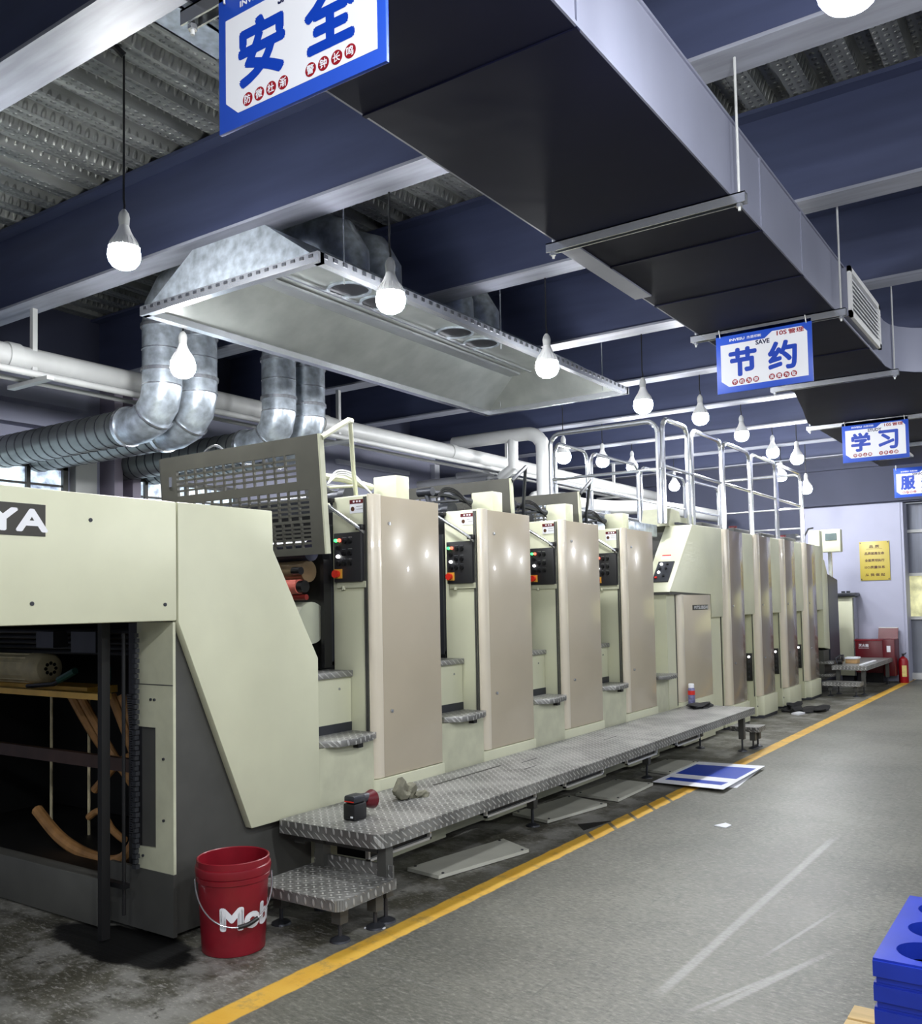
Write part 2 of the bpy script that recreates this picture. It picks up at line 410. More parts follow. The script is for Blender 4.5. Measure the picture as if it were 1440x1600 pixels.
window('window_1', 3.3, 5.36, 1.2, 2.86, (4.3, 4.95))
window('window_2', 6.12, 7.6, 1.2, 2.84, (6.3, 6.85))
struct('wall_back', MB().box(-4.08, -2.53, 16.46, 16.66, 0, 2.93), wall_m)
struct('wall_back_dark', MB().box(-8.7, -4.08, 16.46, 16.66, 0, 2.93), wall_d)
struct('wall_back_upper', MB().box(-8.7, 4.5, 16.44, 16.70, 2.93, 4.5).box(-8.7, 4.5, 16.36, 16.44, 2.95, 3.0).box(-8.7, 4.5, 16.36, 16.44, 3.55, 3.6), wall_d)
struct('wall_back_end', MB().box(-2.56, -2.49, 16.47, 16.9, 0, 2.93), wall_m)
# glazed loading door beyond the wall end
d = struct('door_1', MB().box(-2.49, 1.5, 16.86, 16.92, 1.74, 2.93), M('dull_door_sheet', (104, 108, 120), .4, .3, .25, 3, stretch=(6, 1, .4)))
obj('rail', MB().box(-2.49, 1.5, 16.80, 16.86, 2.44, 2.49).box(-2.49, 1.5, 16.80, 16.86, 1.72, 1.77).box(-2.49, 1.5, 16.80, 16.86, 1.0, 1.05).box(-2.49, 1.5, 16.74, 16.86, .02, .12), pipe_m, d)
obj('pane', MB().box(-2.49, 1.5, 16.87, 16.90, 1.05, 1.74), door_glass, d)
obj('lower_panel', MB().box(-2.49, 1.5, 16.86, 16.92, .1, 1.02), M('grey_door_panel', (120, 124, 134), .5, 0, .05, 3), d)

# ================================================================== PENDANT BULBS
bulb0 = None
def bulb(x, y, z, ztop, label, group):
    """z is the middle of the globe"""
    R = .084
    t = thing('pendant_bulb', label, 'lamp', (x, y, z), group)
    globe = MB().lathe([(.0, -.072), (.034, -.067), (.060, -.053), (.077, -.030), (R, -.002), (.083, .020), (.078, .042)], (x, y, z), 20)
    obj('globe', globe, glow, t)
    h = MB(); prof = [(.080, .042), (.078, .052), (.069, .072), (.056, .095), (.043, .118), (.033, .140), (.027, .158), (.025, .166)]
    h.lathe(prof, (x, y, z), 20)
    for k in range(18):
        a = 2*PI*k/18; ca, sa = math.cos(a), math.sin(a)
        h.tube([(x+.080*ca, y+.080*sa, z+.044), (x+.070*ca, y+.070*sa, z+.072), (x+.054*ca, y+.054*sa, z+.098)], .0026, 5)
    obj('housing', h, ivory, t)
    obj('socket', MB().lathe([(.0, .16), (.026, .161), (.028, .185), (.030, .205), (.024, .23), (.010, .25), (.0, .251)], (x, y, z), 16), pipe_m, t)
    obj('cord', MB().tube([(x, y, z+.24), (x+.004, y, z+.27), (x-.003, y, z+.31), (x, y, ztop)], .006, 6), black, t)
    return t
G1 = 'pendant bulbs over the front edge of the press'; G2 = 'pendant bulbs over the far side of the press'
ZB = 3.755
bulb(-3.20, 4.02, 3.12, ZB, 'pendant bulb hanging in front of the near part of the exhaust hood', G1)
bulb(-3.17, 5.78, 3.09, ZB, 'pendant bulb hanging in front of the far right corner of the exhaust hood', G1)
bulb(-3.18, 7.53, 3.11, ZB, 'pendant bulb just beyond the far corner of the hood, above the gallery railing', G1)
bulb(-3.29, 9.29, 3.29, ZB, 'pendant bulb hanging left of the sign that reads SAVE', G1)
bulb(-3.41, 11.05, 3.37, ZB, 'pendant bulb hanging below the left corner of the sign that reads SAVE', G1)
bulb(-3.53, 12.80, 3.39, ZB, 'left of the two pendant bulbs side by side below the end of the air duct', G1)
bulb(-3.21, 12.80, 3.27, ZB, 'right of the two pendant bulbs side by side below the end of the air duct', G1)
bulb(-3.53, 14.56, 3.05, ZB, 'pendant bulb nearest the pale back wall, hanging past the railing end', G1)
bulb(-5.0, 4.02, 3.03, ZB, 'pendant bulb hanging in front of the silver vertical exhaust ducts', G2)
bulb(-4.91, 9.29, 3.05, ZB, 'pendant bulb seen inside the first arched frame of the gallery railing', G2)
bulb(-5.26, 11.05, 3.24, ZB, 'pendant bulb seen through the second frame of the far gallery railing', G2)
bulb(-5.61, 12.80, 3.40, ZB, 'pendant bulb seen through the third frame of the far gallery railing', G2)
bulb(-5.64, 14.56, 3.28, ZB, 'low pendant bulb glowing behind the tall front railing posts', G2)
bulb(-3.90, 14.56, 3.28, ZB, 'pendant bulb partly behind the last posts of the gallery railing', G2)
b1 = bulb(-4.14, 2.95, 3.27, 4.36, 'large pendant bulb on a long cord at upper left under the ribbed deck', G1)
obj('junction_conduit', MB().tube([(-4.14, 2.95, 4.36), (-4.16, 2.90, 4.40), (-4.26, 2.80, 4.395)], .02, 8).box(-4.32, -4.2, 2.72, 2.84, 4.36, 4.40, .005), black, b1)
bulb(-.46, 2.54, 3.02, 4.40, 'pendant bulb cut by the top edge of the photo, right of the air duct', 'pendant bulbs over the aisle')
for x, y in ((-.46, .78), (.9, -.9), (.9, 2.5), (.9, 7.6), (.9, 11.0), (.9, 13.8), (3.4, -.9), (3.4, 2.5), (3.4, 6.0), (3.4, 11.0)):  # unseen lamps added to brighten the press fronts
    bulb(x, y, 3.05, 4.40, 'added fill bulb over the aisle, unseen outside the right edge of the photo', 'pendant bulbs over the aisle')
for y in (-.98,):  # one more unseen lamp, added to lighten the near floor
    bulb(-.46, y, 3.05, 4.40, 'added fill bulb over the aisle, unseen behind the viewer', 'pendant bulbs over the aisle')

# ================================================================== MAIN AIR DUCT, HANGERS
t = thing('air_duct', 'long rectangular sheet metal air duct hanging over the aisle', 'duct', (-1.64, 4, 3.15))
out = [(-2.06, -1.6), (-2.06, 7.6), (-2.01, 8.0), (-2.14, 8.8), (-2.27, 9.5), (-2.27, 13.4), (-1.25, 13.4), (-1.25, 9.6), (2.6, 9.4), (2.6, 8.05), (-.72, 8.05)]
for k in range(1, 7):
    a = PI/2+k*PI/2/6; out.append((-.72+.5*math.cos(a), 7.55+.5*math.sin(a)))
out += [(-1.22, -1.6)]
mb = MB().poly(out, 'z', 3.15, 3.5)
obj('duct_body', mb, duct_m, t)
obj('underside_shade', MB().poly(out, 'z', 3.144, 3.1495), under_shade_m, t)  # thin dark sheet standing in for the shade under the duct
seams = MB()
for y in (1.05, 2.45, 4.35, 5.1, 6.9):
    seams.box(-1.226, -1.213, y, y+.02, 3.15, 3.5); obj('underside_seam', MB().box(-2.066, -1.214, y, y+.02, 3.138, 3.147), under_shade_m, t)
seams.box(-2.07, -2.05, -1.6, 7.5, 3.145, 3.16).box(-1.23, -1.212, -1.6, 7.4, 3.145, 3.158).box(-1.23, -1.212, -1.6, 7.4, 3.495, 3.507)
seams.box(-2.10, -2.0, 3.95, 4.9, 3.135, 3.16)
obj('seam_strip', seams, duct_m, t)
g = MB(); gx = -1.185
for a, b, c, d_ in ((6.1, 7.1, 3.165, 3.20), (6.1, 7.1, 3.45, 3.485), (6.1, 6.15, 3.165, 3.485), (7.05, 7.1, 3.165, 3.485)): g.box(gx, gx+.02, a, b, c, d_)
gr = obj('outlet_collar', MB().box(-1.22, gx, 6.11, 7.09, 3.17, 3.48), duct_m, t)
gf = obj('grille', g, ivory, t)
sl = MB()
for k in range(8):
    z = 3.215+k*.029; sl.poly([(gx+.001, z), (gx+.016, z-.010), (gx+.018, z-.004), (gx+.003, z+.006)], 'y', 6.14, 7.06)
obj('louvre', sl, ivory, gf)
obj('bottom_grille', MB().box(-2.2, -1.75, 11.7, 11.75, 3.12, 3.152).box(-2.2, -1.75, 12.55, 12.6, 3.12, 3.152).box(-2.2, -2.15, 11.7, 12.6, 3.12, 3.152).box(-1.8, -1.75, 11.7, 12.6, 3.12, 3.152), ivory, t)
hang_lab = ['steel strut hanger carrying the duct above the sign with the safety slogan', 'steel strut hanger crossing under the duct between the first two signs',
            'steel strut hanger that carries the sign reading SAVE', 'thin steel strut hanger under the duct behind the SAVE sign',
            'steel strut hanger that carries the sign reading STUDY', 'farthest steel strut hanger, behind the STUDY sign']
for i, y in enumerate((1.72, 3.90, 5.86, 7.70, 9.72, 11.5)):
    xl, xr = (-2.12, -1.15) if i < 4 else (-2.33, -1.2)
    t = thing('duct_hanger', hang_lab[i], 'hanger', (xl, y, 3.12), 'strut hangers under the air duct')
    ch = MB().box(xl, xr, y-.02, y-.014, 3.10, 3.145).box(xl, xr, y+.014, y+.02, 3.10, 3.145).box(xl, xr, y-.02, y+.02, 3.139, 3.145)
    obj('strut', ch, steel, t)
    for xx in (xl+.03, xr-.03):
        obj('rod', MB().cyl((xx, y, 3.07), (xx, y, 3.752 if i == 1 else 4.38), .006, seg=8), pipe_m, t)
        obj('nut', MB().cyl((xx, y, 3.085), (xx, y, 3.10), .014, seg=6), steel, t)

# ================================================================== HANGING SIGNS
def sign(x0, x1, y, ztop, h, big, eng, circ, label, tilt=0.0):
    """faces -Y"""
    t = thing('hanging_sign', label, 'sign', ((x0+x1)/2, y, ztop), 'blue and white slogan signs under the duct')
    W = x1-x0; zb = ztop-h
    obj('board', MB().box(x0, x1, y, y+.012, zb, ztop, .002), blue, t)
    yp = y-.0015
    R, U = (1, 0, 0), (0, 0, 1)
    def P(u, v): return (x0+u*W, zb+v*h)
    panel = [P(.05, .20), P(.13, .10), P(.955, .10), P(.955, .80), P(.90, .895), P(.60, .895), P(.52, .80), P(.05, .80)]
    mb = MB().poly(panel, 'y', y-.001, y+.001); obj('white_panel', mb, white, t)
    ink = MB()
    for ch, u in zip(big, (.285, .70)):
        text(ink, ch, (x0+u*W, yp, zb+.485*h), R, U, .275*W, .43*h, .0078)
    obj('slogan_characters', ink, blue_d, t)
    e = MB(); text(e, eng, (x0+.50*W, yp, zb+.755*h), R, U, None, .070*h, .0014); obj('english_word', e, navy_t, t)
    e = MB(); text(e, '10S', (x0+.70*W, yp, zb+.845*h), R, U, .10*W, .066*h, .0012); text(e, '管理', (x0+.845*W, yp, zb+.845*h), R, U, .155*W, .076*h, .0009)
    obj('heading', e, red_d, t)
    e = MB(); text(e, 'INVESU', (x0+.23*W, yp, zb+.865*h), R, U, .16*W, .040*h, .0010); text(e, '杰思印刷', (x0+.41*W, yp, zb+.865*h), R, U, .15*W, .045*h, .0004)
    obj('company_name', e, white, t)
    us = [.195+.075*k for k in range(4)]+[.585+.075*k for k in range(4)]
    for u, ch in zip(us, circ):
        c = (x0+u*W, y-.002, zb+.165*h)
        dot = obj('red_dot', MB().cyl((c[0], y-.0005, c[2]), (c[0], y-.002, c[2]), .0185, seg=24), red_d, t)
        cw = MB(); text(cw, ch, (c[0], y-.0028, c[2]), R, U, None, .024, .0006); obj('dot_character', cw, white, dot)
    for xx in (x0+.03, x1-.03):
        obj('cable_tie', MB().tube([(xx, y-.004, ztop-.03), (xx-.006, y-.006, ztop+.02), (xx-.004, y+.02, ztop+.05), (xx+.003, y+.03, ztop+.01), (xx, y+.015, ztop-.03)], .003, 6), ivory, t)
    return t
sign(-1.955, -1.355, 1.70, 3.115, .395, '安全', 'SAFETY', '防微杜渐警钟长鸣', 'nearest blue and white hanging sign, large, cut by the top of the photo')
sign(-1.95, -1.35, 5.84, 3.122, .395, '节约', 'SAVE', '节约为荣浪费为耻', 'blue and white hanging sign that reads SAVE under its heading')
sign(-1.99, -1.385, 9.70, 3.13, .40, '学习', 'STUDY', '学无止境力争上游', 'blue and white hanging sign that reads STUDY under its heading')
sign(-2.14, -1.54, 13.55, 3.12, .40, '服务', 'SERVICE', '客户至上服务为本', 'farthest blue and white hanging sign, cut by the right edge of the photo')

# ================================================================== EXHAUST HOOD
t = thing('exhaust_hood', 'long galvanised exhaust hood hanging above the press', 'hood', (-4.15, 5.65, 3.3))
x0, x1, y0, y1, zb = -4.9, -3.4, 3.64, 7.67, 3.30
tx0, tx1, ty0, ty1, zt = -4.46, -3.83, 3.66, 7.45, 3.60
V = [(x0, y0, zb), (x1, y0, zb), (x1, y1, zb), (x0, y1, zb), (tx0, ty0, zt), (tx1, ty0, zt), (tx1, ty1, zt), (tx0, ty1, zt)]
mb = MB().raw(V, [(0, 1, 5, 4), (1, 2, 6, 5), (2, 3, 7, 6), (3, 0, 4, 7), (4, 5, 6, 7)]); obj('hood_shell', mb, galv, t)
e = .02
V = [(x0+e, y0+e, zb), (x1-e, y0+e, zb), (x1-e, y1-e, zb), (x0+e, y1-e, zb), (tx0+e, ty0+.12, zt-e), (tx1, ty0+.12, zt-e), (tx1, ty1, zt-e), (tx0+e, ty1, zt-e)]
mb = MB().raw(V, [(4, 5, 1, 0), (5, 6, 2, 1), (6, 7, 3, 2), (7, 4, 0, 3), (7, 6, 5, 4)]); obj('hood_lining', mb, galv_in, t)
lip = MB()
lip.box(x0-.02, x1+.02, y0-.02, y0+.03, zb-.03, zb+.03).box(x0-.02, x1+.02, y1-.03, y1+.02, zb-.03, zb+.03)
lip.box(x0-.02, x0+.04, y0, y1, zb-.03, zb+.03).box(x1-.03, x1+.02, y0, y1, zb-.03, zb+.03)
obj('rim', lip, steel, t)
n = 50
for k in range(n):
    y = y0+(k+.5)*(y1-y0)/n; obj('rivet', MB().box(x1+.018, x1+.024, y-.016, y+.016, zb+.0, zb+.022), gunmetal, t, False)
for k in range(22):
    x = x0+(k+.5)*(x1-x0)/22; obj('rivet', MB().box(x-.014, x+.014, y0-.024, y0-.018, zb+.002, zb+.02), gunmetal, t, False)
obj('ridge_strip', MB().box(tx0-.02, tx0+.10, 3.9, 7.42, zt-.05, zt-.03).box(tx0+.2, tx0+.22, 3.9, 7.42, zt-.045, zt-.03), steel, t)
for y in (4.72, 5.06, 5.99, 6.38):
    o = obj('outlet_hole', MB().lathe([(0, 0), (.135, 0)], (-4.12, y, zt-.026), 32), oily, t)
    obj('outlet_collar', MB().ring((-4.12, y, zt-.034), .135, .155, 'z', .012), galv, o)
for (xx, yy) in ((-4.7, 7.6), (-3.6, 7.6), (-3.6, 5.85), (-3.6, 4.08)):
    obj('hanging_rod', MB().cyl((xx, yy, zb+.02), (xx, yy, 4.4), .005, seg=6), steel, t)
# exhaust ducts: up from the hood, over, down and away to the left wall
def exhaust(yy, lab, ring_mat=steel):
    X = -6.1; r = .158
    t = thing('exhaust_duct', lab, 'duct', (X, yy, 2.93), 'galvanised exhaust ducts from the hood')
    obj('riser', MB().tube([(-4.12, yy, 3.61), (-4.12, yy, 3.80), (-4.20, yy, 3.93), (-4.34, yy, 3.99), (-4.6, yy, 4.0), (-5.75, yy, 4.0), (-5.95, yy, 3.95), (-6.07, yy, 3.82), (X, yy, 3.68)], r, 24), galv, t)
    obj('drop', MB().tube([(X, yy, 3.70), (X, yy, 3.20)], r*.99, 28), galv, t)
    el = MB(); cx = X-.28
    arc = [(cx+.28*math.cos(a), yy, 3.20-.0-.28*math.sin(a)) for a in [k*PI/2/3 for k in range(4)]]
    el.tube([(X, yy, 3.22)]+arc+[(X-.45, yy, 2.92)], r*.985, 28)
    obj('elbow', el, galv, t)
    run = MB().tube([(X-.40, yy, 2.92), (-8.5, yy, 2.92)], r*.94, 28)
    obj('spiral_run', run, M('dull_spiral_duct', (120, 124, 122), .38, .6, .15, 8) if 'dull_spiral_duct' not in bpy.data.materials else bpy.data.materials['dull_spiral_duct'], t)
    for pa, pb, k in (((X, yy, 3.66), (X, yy, 3.69), 1.07), ((X, yy, 3.30), (X, yy, 3.33), 1.07), ((X, yy, 3.48), (X, yy, 3.49), 1.02), ((X, yy, 3.19), (X, yy, 3.20), 1.02), ((X-.42, yy, 2.92), (X-.46, yy, 2.92), 1.07)):
        obj('joint_band', MB().tube([pa, pb], r*k, 28), steel, t)
    rg = MB()
    a = PI/4+.12
    c = Vector((cx+.28*math.cos(a), yy, 3.2-.28*math.sin(a))); d_ = Vector((math.sin(a), 0, math.cos(a)))*.008
    rg.tube([c-d_, c+d_], r*1.03, 28)
    obj('joint_band', rg, steel, t)
    sp = MB(); x = X-.55
    while x > -8.45:
        sp.tube([(x, yy, 2.92), (x-.012, yy, 2.92)], r*.965, 24); x -= .135
    obj('spiral_seam', sp, gunmetal, t)
exhaust(4.70, 'galvanised exhaust duct dropping nearest the viewer, first of four')
exhaust(5.06, 'galvanised exhaust duct second from the viewer, behind the small bulb')
exhaust(5.99, 'galvanised exhaust duct third from the viewer, above the slotted guard')
exhaust(6.38, 'galvanised exhaust duct farthest from the viewer, fourth of four')

# ================================================================== WHITE PIPES
t = thing('pipe', 'thick white lagged pipe running along the left side below the beams', 'pipe', (-6.73, 6, 3.36))
obj('pipe_run', MB().cyl((-6.73, -2, 3.355), (-6.73, 16.4, 3.355), .095, seg=20), pipe_m, t)
for y in (3.75, 7.2, 9.6): obj('coupling', MB().cyl((-6.73, y, 3.355), (-6.73, y+.1, 3.355), .106, seg=20), pipe_m, t)
t = thing('pipe', 'thin white pipe running below the thick lagged pipe', 'pipe', (-6.60, 6, 3.2))
obj('pipe_run', MB().cyl((-6.58, -2, 3.215), (-6.58, 16.4, 3.215), .028, seg=12).cyl((-6.86, -2, 3.22), (-6.86, 16.4, 3.22), .02, seg=10), pipe_m, t)
for y, lab in ((3.95, 'white pipe hanger left of the silver ducts, nearest'), (7.45, 'white pipe hanger beside the raised slotted guard'), (10.95, 'far pipe hanger above the third raised guard'), (14.45, 'farthest pipe hanger behind the railings')):
    t = thing('pipe_hanger', lab, 'hanger', (-6.73, y, 3.2), 'trapeze hangers of the white pipes')
    obj('rod', MB().box(-6.70, -6.66, y-.02, y+.02, 3.2, 3.75), pipe_m, t)
    obj('crossbar', MB().box(-7.0, -6.45, y-.03, y+.03, 3.16, 3.19), pipe_m, t)
t = thing('pipe', 'white pipe loop rising and bending behind the second raised guard', 'pipe', (-6.2, 9.9, 3.3))
obj('pipe_bend', MB().tube([(-7.2, 10.4, 3.62), (-6.2, 10.4, 3.62), (-5.95, 10.4, 3.60), (-5.83, 10.4, 3.50), (-5.8, 10.4, 3.36), (-5.8, 10.4, 2.4)], .09, 16, smooth=3), pipe_m, t)
obj('branch', MB().tube([(-6.25, 10.4, 3.62), (-6.25, 10.4, 3.2), (-6.5, 10.5, 3.1)], .07, 14), pipe_m, t)
t = thing('pipe', 'long white pipe run behind the gallery railing', 'pipe', (-6.5, 13, 2.9))
obj('pipe_run', MB().tube([(-6.3, 11.0, 2.0), (-6.3, 11.0, 2.65), (-6.3, 11.2, 2.86), (-6.3, 12.5, 2.86), (-6.1, 13.2, 2.86), (-5.6, 13.8, 2.86), (-5.4, 15.9, 2.86)], .11, 16, smooth=4), pipe_m, t)
obj('flange', MB().cyl((-6.3, 11.8, 2.86), (-6.3, 11.88, 2.86), .14), steel, t)
t = thing('pipe', 'grey flexible pipe bend near the dark doorway', 'pipe', (-7.6, 11, 2.8))
obj('pipe_bend', MB().tube([(-8.5, 11.3, 3.25), (-7.3, 11.3, 3.25), (-7.2, 11.3, 3.2), (-7.25, 11.3, 3.0), (-7.45, 11.3, 2.8), (-7.5, 11.3, 2.4)], .06, 14, smooth=4).tube([(-7.7, 11.2, 3.3), (-7.0, 11.2, 3.3)], .05, 10), pipe_m, t)
t = thing('cable_tray', 'pale cable tray under the deck at the upper left', 'tray', (-3.6, 2.8, 4.3))
obj('tray', MB().box(-3.70, -3.50, 2.28, 3.20, 4.30, 4.31).box(-3.70, -3.69, 2.28, 3.20, 4.30, 4.36).box(-3.51, -3.50, 2.28, 3.20, 4.30, 4.36), galv, t)
t = thing('strip_light', 'unlit strip light fitting on the deck beside the nearest sign', 'lamp', (-3.1, 2.9, 4.33))
obj('fitting', MB().box(-3.30, -3.12, 2.35, 3.35, 4.31, 4.39, .01), pipe_m, t)
obj('diffuser', MB().box(-3.28, -3.14, 2.38, 3.32, 4.285, 4.312, .01), dark, t)

# ================================================================== PRESS: DELIVERY UNIT
t = thing('delivery_unit', 'cream delivery end of the press with an open dark bay, nearest the viewer', 'machine', (-4.2, 2.6, 0))
obj('top_cover', MB().box(-5.4, -3.22, .7, 2.553, 1.35, 1.86, .008), cream, t)
slant = [(2.56, 1.86), (3.11, 1.862), (3.11, 1.672), (3.417, 1.14), (3.417, .388), (2.965, .388), (2.56, 1.345)]
obj('slanted_guard', MB().poly(slant, 'x', -3.262, -3.22, .004), cream, t)
side = [(2.56, .02), (3.42, .02), (3.42, 1.0), (3.06, 1.66), (3.06, 1.84), (2.56, 1.84)]
obj('side_frame', MB().poly(side, 'x', -3.47, -3.265), dark, t)
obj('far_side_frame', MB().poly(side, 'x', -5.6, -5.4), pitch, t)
obj('top_deck', MB().box(-5.4, -3.47, 2.56, 3.06, 1.70, 1.84), cream, t)
brk = [(-3.483, 1.345), (-3.238, 1.345), (-3.238, .278), (-3.478, .278), (-3.478, .37), (-3.356, .377), (-3.356, .89), (-3.483, .89)]
o = obj('notched_column', MB().poly(brk, 'y', 2.544, 2.558), cream2, t)
obj('seam', MB().box(-3.483, -3.238, 2.542, 2.545, 1.073, 1.077), dark, o)
bl = MB()
for (a, b) in ((-3.385, 1.01), (-3.36, 1.01), (-3.30, .76), (-3.30, .50), (-3.44, .335)): bl.cyl((a, 2.545, b), (a, 2.538, b), .006, seg=8)
obj('bolt', bl, gunmetal, o)
obj('kick_panel', MB().box(-3.68, -3.236, 2.54, 2.56, .02, .28), dark, t)
obj('base_beam', MB().box(-5.6, -3.68, 2.48, 2.56, .005, .215, .005), M('base_grey', (82, 82, 78), .55, 0, .12, 6), t)
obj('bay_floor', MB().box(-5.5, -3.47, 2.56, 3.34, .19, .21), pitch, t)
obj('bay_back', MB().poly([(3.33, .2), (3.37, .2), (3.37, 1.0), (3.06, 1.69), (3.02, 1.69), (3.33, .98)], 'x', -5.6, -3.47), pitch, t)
obj('inner_column', MB().box(-3.62, -3.47, 2.60, 2.72, .2, 1.34), oily, t)
obj('guide_post', MB().box(-3.535, -3.506, 2.385, 2.425, .004, 1.345), pitch, t)
obj('cross_bar', MB().box(-5.4, -3.55, 2.62, 2.65, .66, .72), M('rusty_bar', (66, 48, 42), .5, .2, .2, 9), t)
ch = MB()
for k in range(46):
    z = 1.28-k*.022; ch.box(-3.44-.006*(k % 2), -3.425+.006*(k % 2), 2.49, 2.51, z, z+.018)
obj('lift_chain', ch, gunmetal, t)
fh = MB()
for k in range(60):
    z = 1.02-k*.0105; y = 2.60; fh.tube([(-3.60+.03*math.sin(k/60*2.5), y, z), (-3.60+.03*math.sin(k/60*2.5), y, z-.006)], .022, 10)
obj('ribbed_hose', fh, gunmetal, t)
obj('drop_bar', MB().cyl((-3.56, 2.42, .16), (-3.56, 2.42, 1.3), .008, seg=8).cyl((-3.46, 2.46, .1), (-3.46, 2.46, 1.3), .008, seg=8).box(-3.56, -3.42, 2.43, 2.46, .22, .24), oily, t)
mo = obj('motor', MB().cyl((-5.35, 2.92, 1.085), (-4.86, 2.92, 1.085), .082, seg=24), motor_m, t)
fins = MB()
for k in range(16):
    a = 2*PI*k/16; fins.box(-5.3, -4.9, 2.92+.082*math.cos(a)-.003, 2.92+.082*math.cos(a)+.003, 1.085+.085*math.sin(a)-.004, 1.085+.085*math.sin(a)+.004)
obj('cooling_fin', fins, motor_m, mo)
obj('fan_cover', MB().lathe([(.0, .06), (.05, .06), (.075, .05), (.088, .03), (.09, 0), (.09, -.08)], (-4.82, 2.92, 1.085), 24, axis='x'), motor_m, mo)
vent = MB()
for k in range(8):
    a = 2*PI*k/8; vent.cyl((-4.759, 2.92+.03*math.cos(a), 1.085+.03*math.sin(a)), (-4.757, 2.92+.03*math.cos(a), 1.085+.03*math.sin(a)), .010, seg=8)
obj('fan_vent', vent, black, mo)
obj('motor_rail', MB().box(-5.5, -3.98, 2.70, 2.76, .965, .995).box(-5.5, -4.3, 2.84, 3.02, .965, 1.003), tray_m, t)
obj('clamp_lever', MB().tube([(-4.75, 2.78, 1.0), (-4.5, 2.78, 1.02), (-4.25, 2.74, 1.09)], .012, 8), gunmetal, t)
obj('oiler', MB().tube([(-4.36, 2.72, 1.05), (-4.22, 2.72, 1.1)], .018, 8).cyl((-3.86, 2.66, 1.04), (-3.86, 2.66, 1.32), .008, seg=8).cyl((-3.87, 2.66, 1.06), (-3.87, 2.66, 1.13), .02, seg=10), M('green_fitting', (40, 84, 76), .4, .2, .1, 9), t)
for pth, r in (([(-4.55, 2.9, .97), (-4.35, 2.95, .7), (-4.1, 3.0, .5), (-3.95, 3.0, .42), (-3.92, 3.0, .25)], .026),
               ([(-4.47, 2.9, .97), (-4.25, 2.95, .66), (-4.15, 3.0, .5)], .022),
               ([(-4.15, 2.88, .97), (-4.05, 2.92, .72), (-3.98, 2.95, .52), (-4.0, 3.0, .35), (-4.15, 3.05, .25)], .024),
               ([(-4.07, 2.88, .97), (-3.95, 2.92, .7), (-3.86, 2.95, .5)], .022),
               ([(-4.6, 2.75, .36), (-4.35, 2.72, .26), (-4.1, 2.70, .215), (-3.85, 2.70, .215), (-3.68, 2.68, .33), (-3.6, 2.66, .5)], .030),
               ([(-4.4, 2.95, .45), (-4.2, 2.98, .62), (-4.0, 3.0, .66)], .022),
               ([(-4.30, 2.85, .34), (-4.2, 2.85, .38), (-4.1, 2.85, .30), (-4.0, 2.85, .26)], .018)):
    obj('hose', MB().tube(pth, r, 10, smooth=6), hose_m, t)
for xx in (-4.8, -4.45): obj('thin_rod', MB().cyl((xx, 2.95, .2), (xx, 2.95, .96), .008, seg=8), motor_m, t)
obj('valve_block', MB().box(-3.98, -3.90, 3.1, 3.2, .38, .52, .01).box(-3.82, -3.77, 2.8, 2.9, .42, .56, .005), motor_m, t)
pipes = MB()
for k in range(5): pipes.cyl((-5.4, 2.7+.05*k, 1.30-.03*k), (-3.6, 2.7+.05*k, 1.30-.03*k), .012, seg=8)
pipes.box(-4.1, -3.9, 2.62, 2.7, 1.2, 1.3).box(-4.4, -4.25, 2.62, 2.7, 1.22, 1.3)
obj('tie_bar', pipes, gunmetal, t)
np_ = obj('name_plate', MB().box(-3.222, -3.2165, 1.60, 1.951, 1.680, 1.799), M('plate_black', (52, 50, 44), .4, 0, .05, 9), t)
e = MB(); text(e, 'YA', (-3.2155, 1.845, 1.738), (0, 1, 0), (0, 0, 1), .222, .076, .005); obj('lettering', e, white, np_)
bl = MB()
for (a, b) in ((2.14, 1.755), (1.9, 1.43), (2.49, 1.42)): bl.cyl((-3.222, a, b), (-3.216, a, b), .008, seg=10)
obj('cover_bolt', bl, gunmetal, t)
# rollers between the delivery and the first unit
def rollers(t, y, full):
    obj('ink_roller', MB().cyl((-5.2, y, 1.71), (-3.53, y, 1.71), .060, seg=20), roll_navy, t)
    if full:
        obj('guide_roller', MB().cyl((-5.2, y, 1.595), (-3.55, y, 1.595), .060, seg=20), roll_brown, t)
        obj('rubber_roller', MB().cyl((-5.2, y-.05, 1.51), (-3.57, y-.05, 1.51), .040, seg=20), rubber_p, t)
        obj('wash_roller', MB().cyl((-5.2, y-.04, 1.452), (-3.53, y-.04, 1.452), .016, seg=14), rubber_r, t)
        obj('impression_cylinder', MB().cyl((-5.2, y+.02, 1.31), (-3.55, y+.02, 1.31), .115, seg=28), M('pale_cylinder', (196, 200, 180), .3, .2, .08, 5), t)
        obj('roller_bearing', MB().cyl((-3.57, y-.05, 1.51), (-3.53, y-.05, 1.51), .034, seg=14).cyl((-3.59, y-.08, 1.595), (-3.53, y-.08, 1.595), .022, seg=12), oily, t); obj('bearing_plate', MB().box(-3.53, -3.505, y+.07, y+.13, 1.06, 1.66), oily, t)
        obj('gripper_linkage', MB().tube([(-3.75, y-.08, 1.12), (-3.66, y-.1, 1.2), (-3.55, y-.1, 1.14), (-3.55, y-.1, 1.0)], .012, 8).tube([(-3.68, y-.1, 1.08), (-3.66, y-.1, 1.0)], .012, 8).box(-3.9, -3.6, y-.02, y+.1, 1.02, 1.08), steel, t)

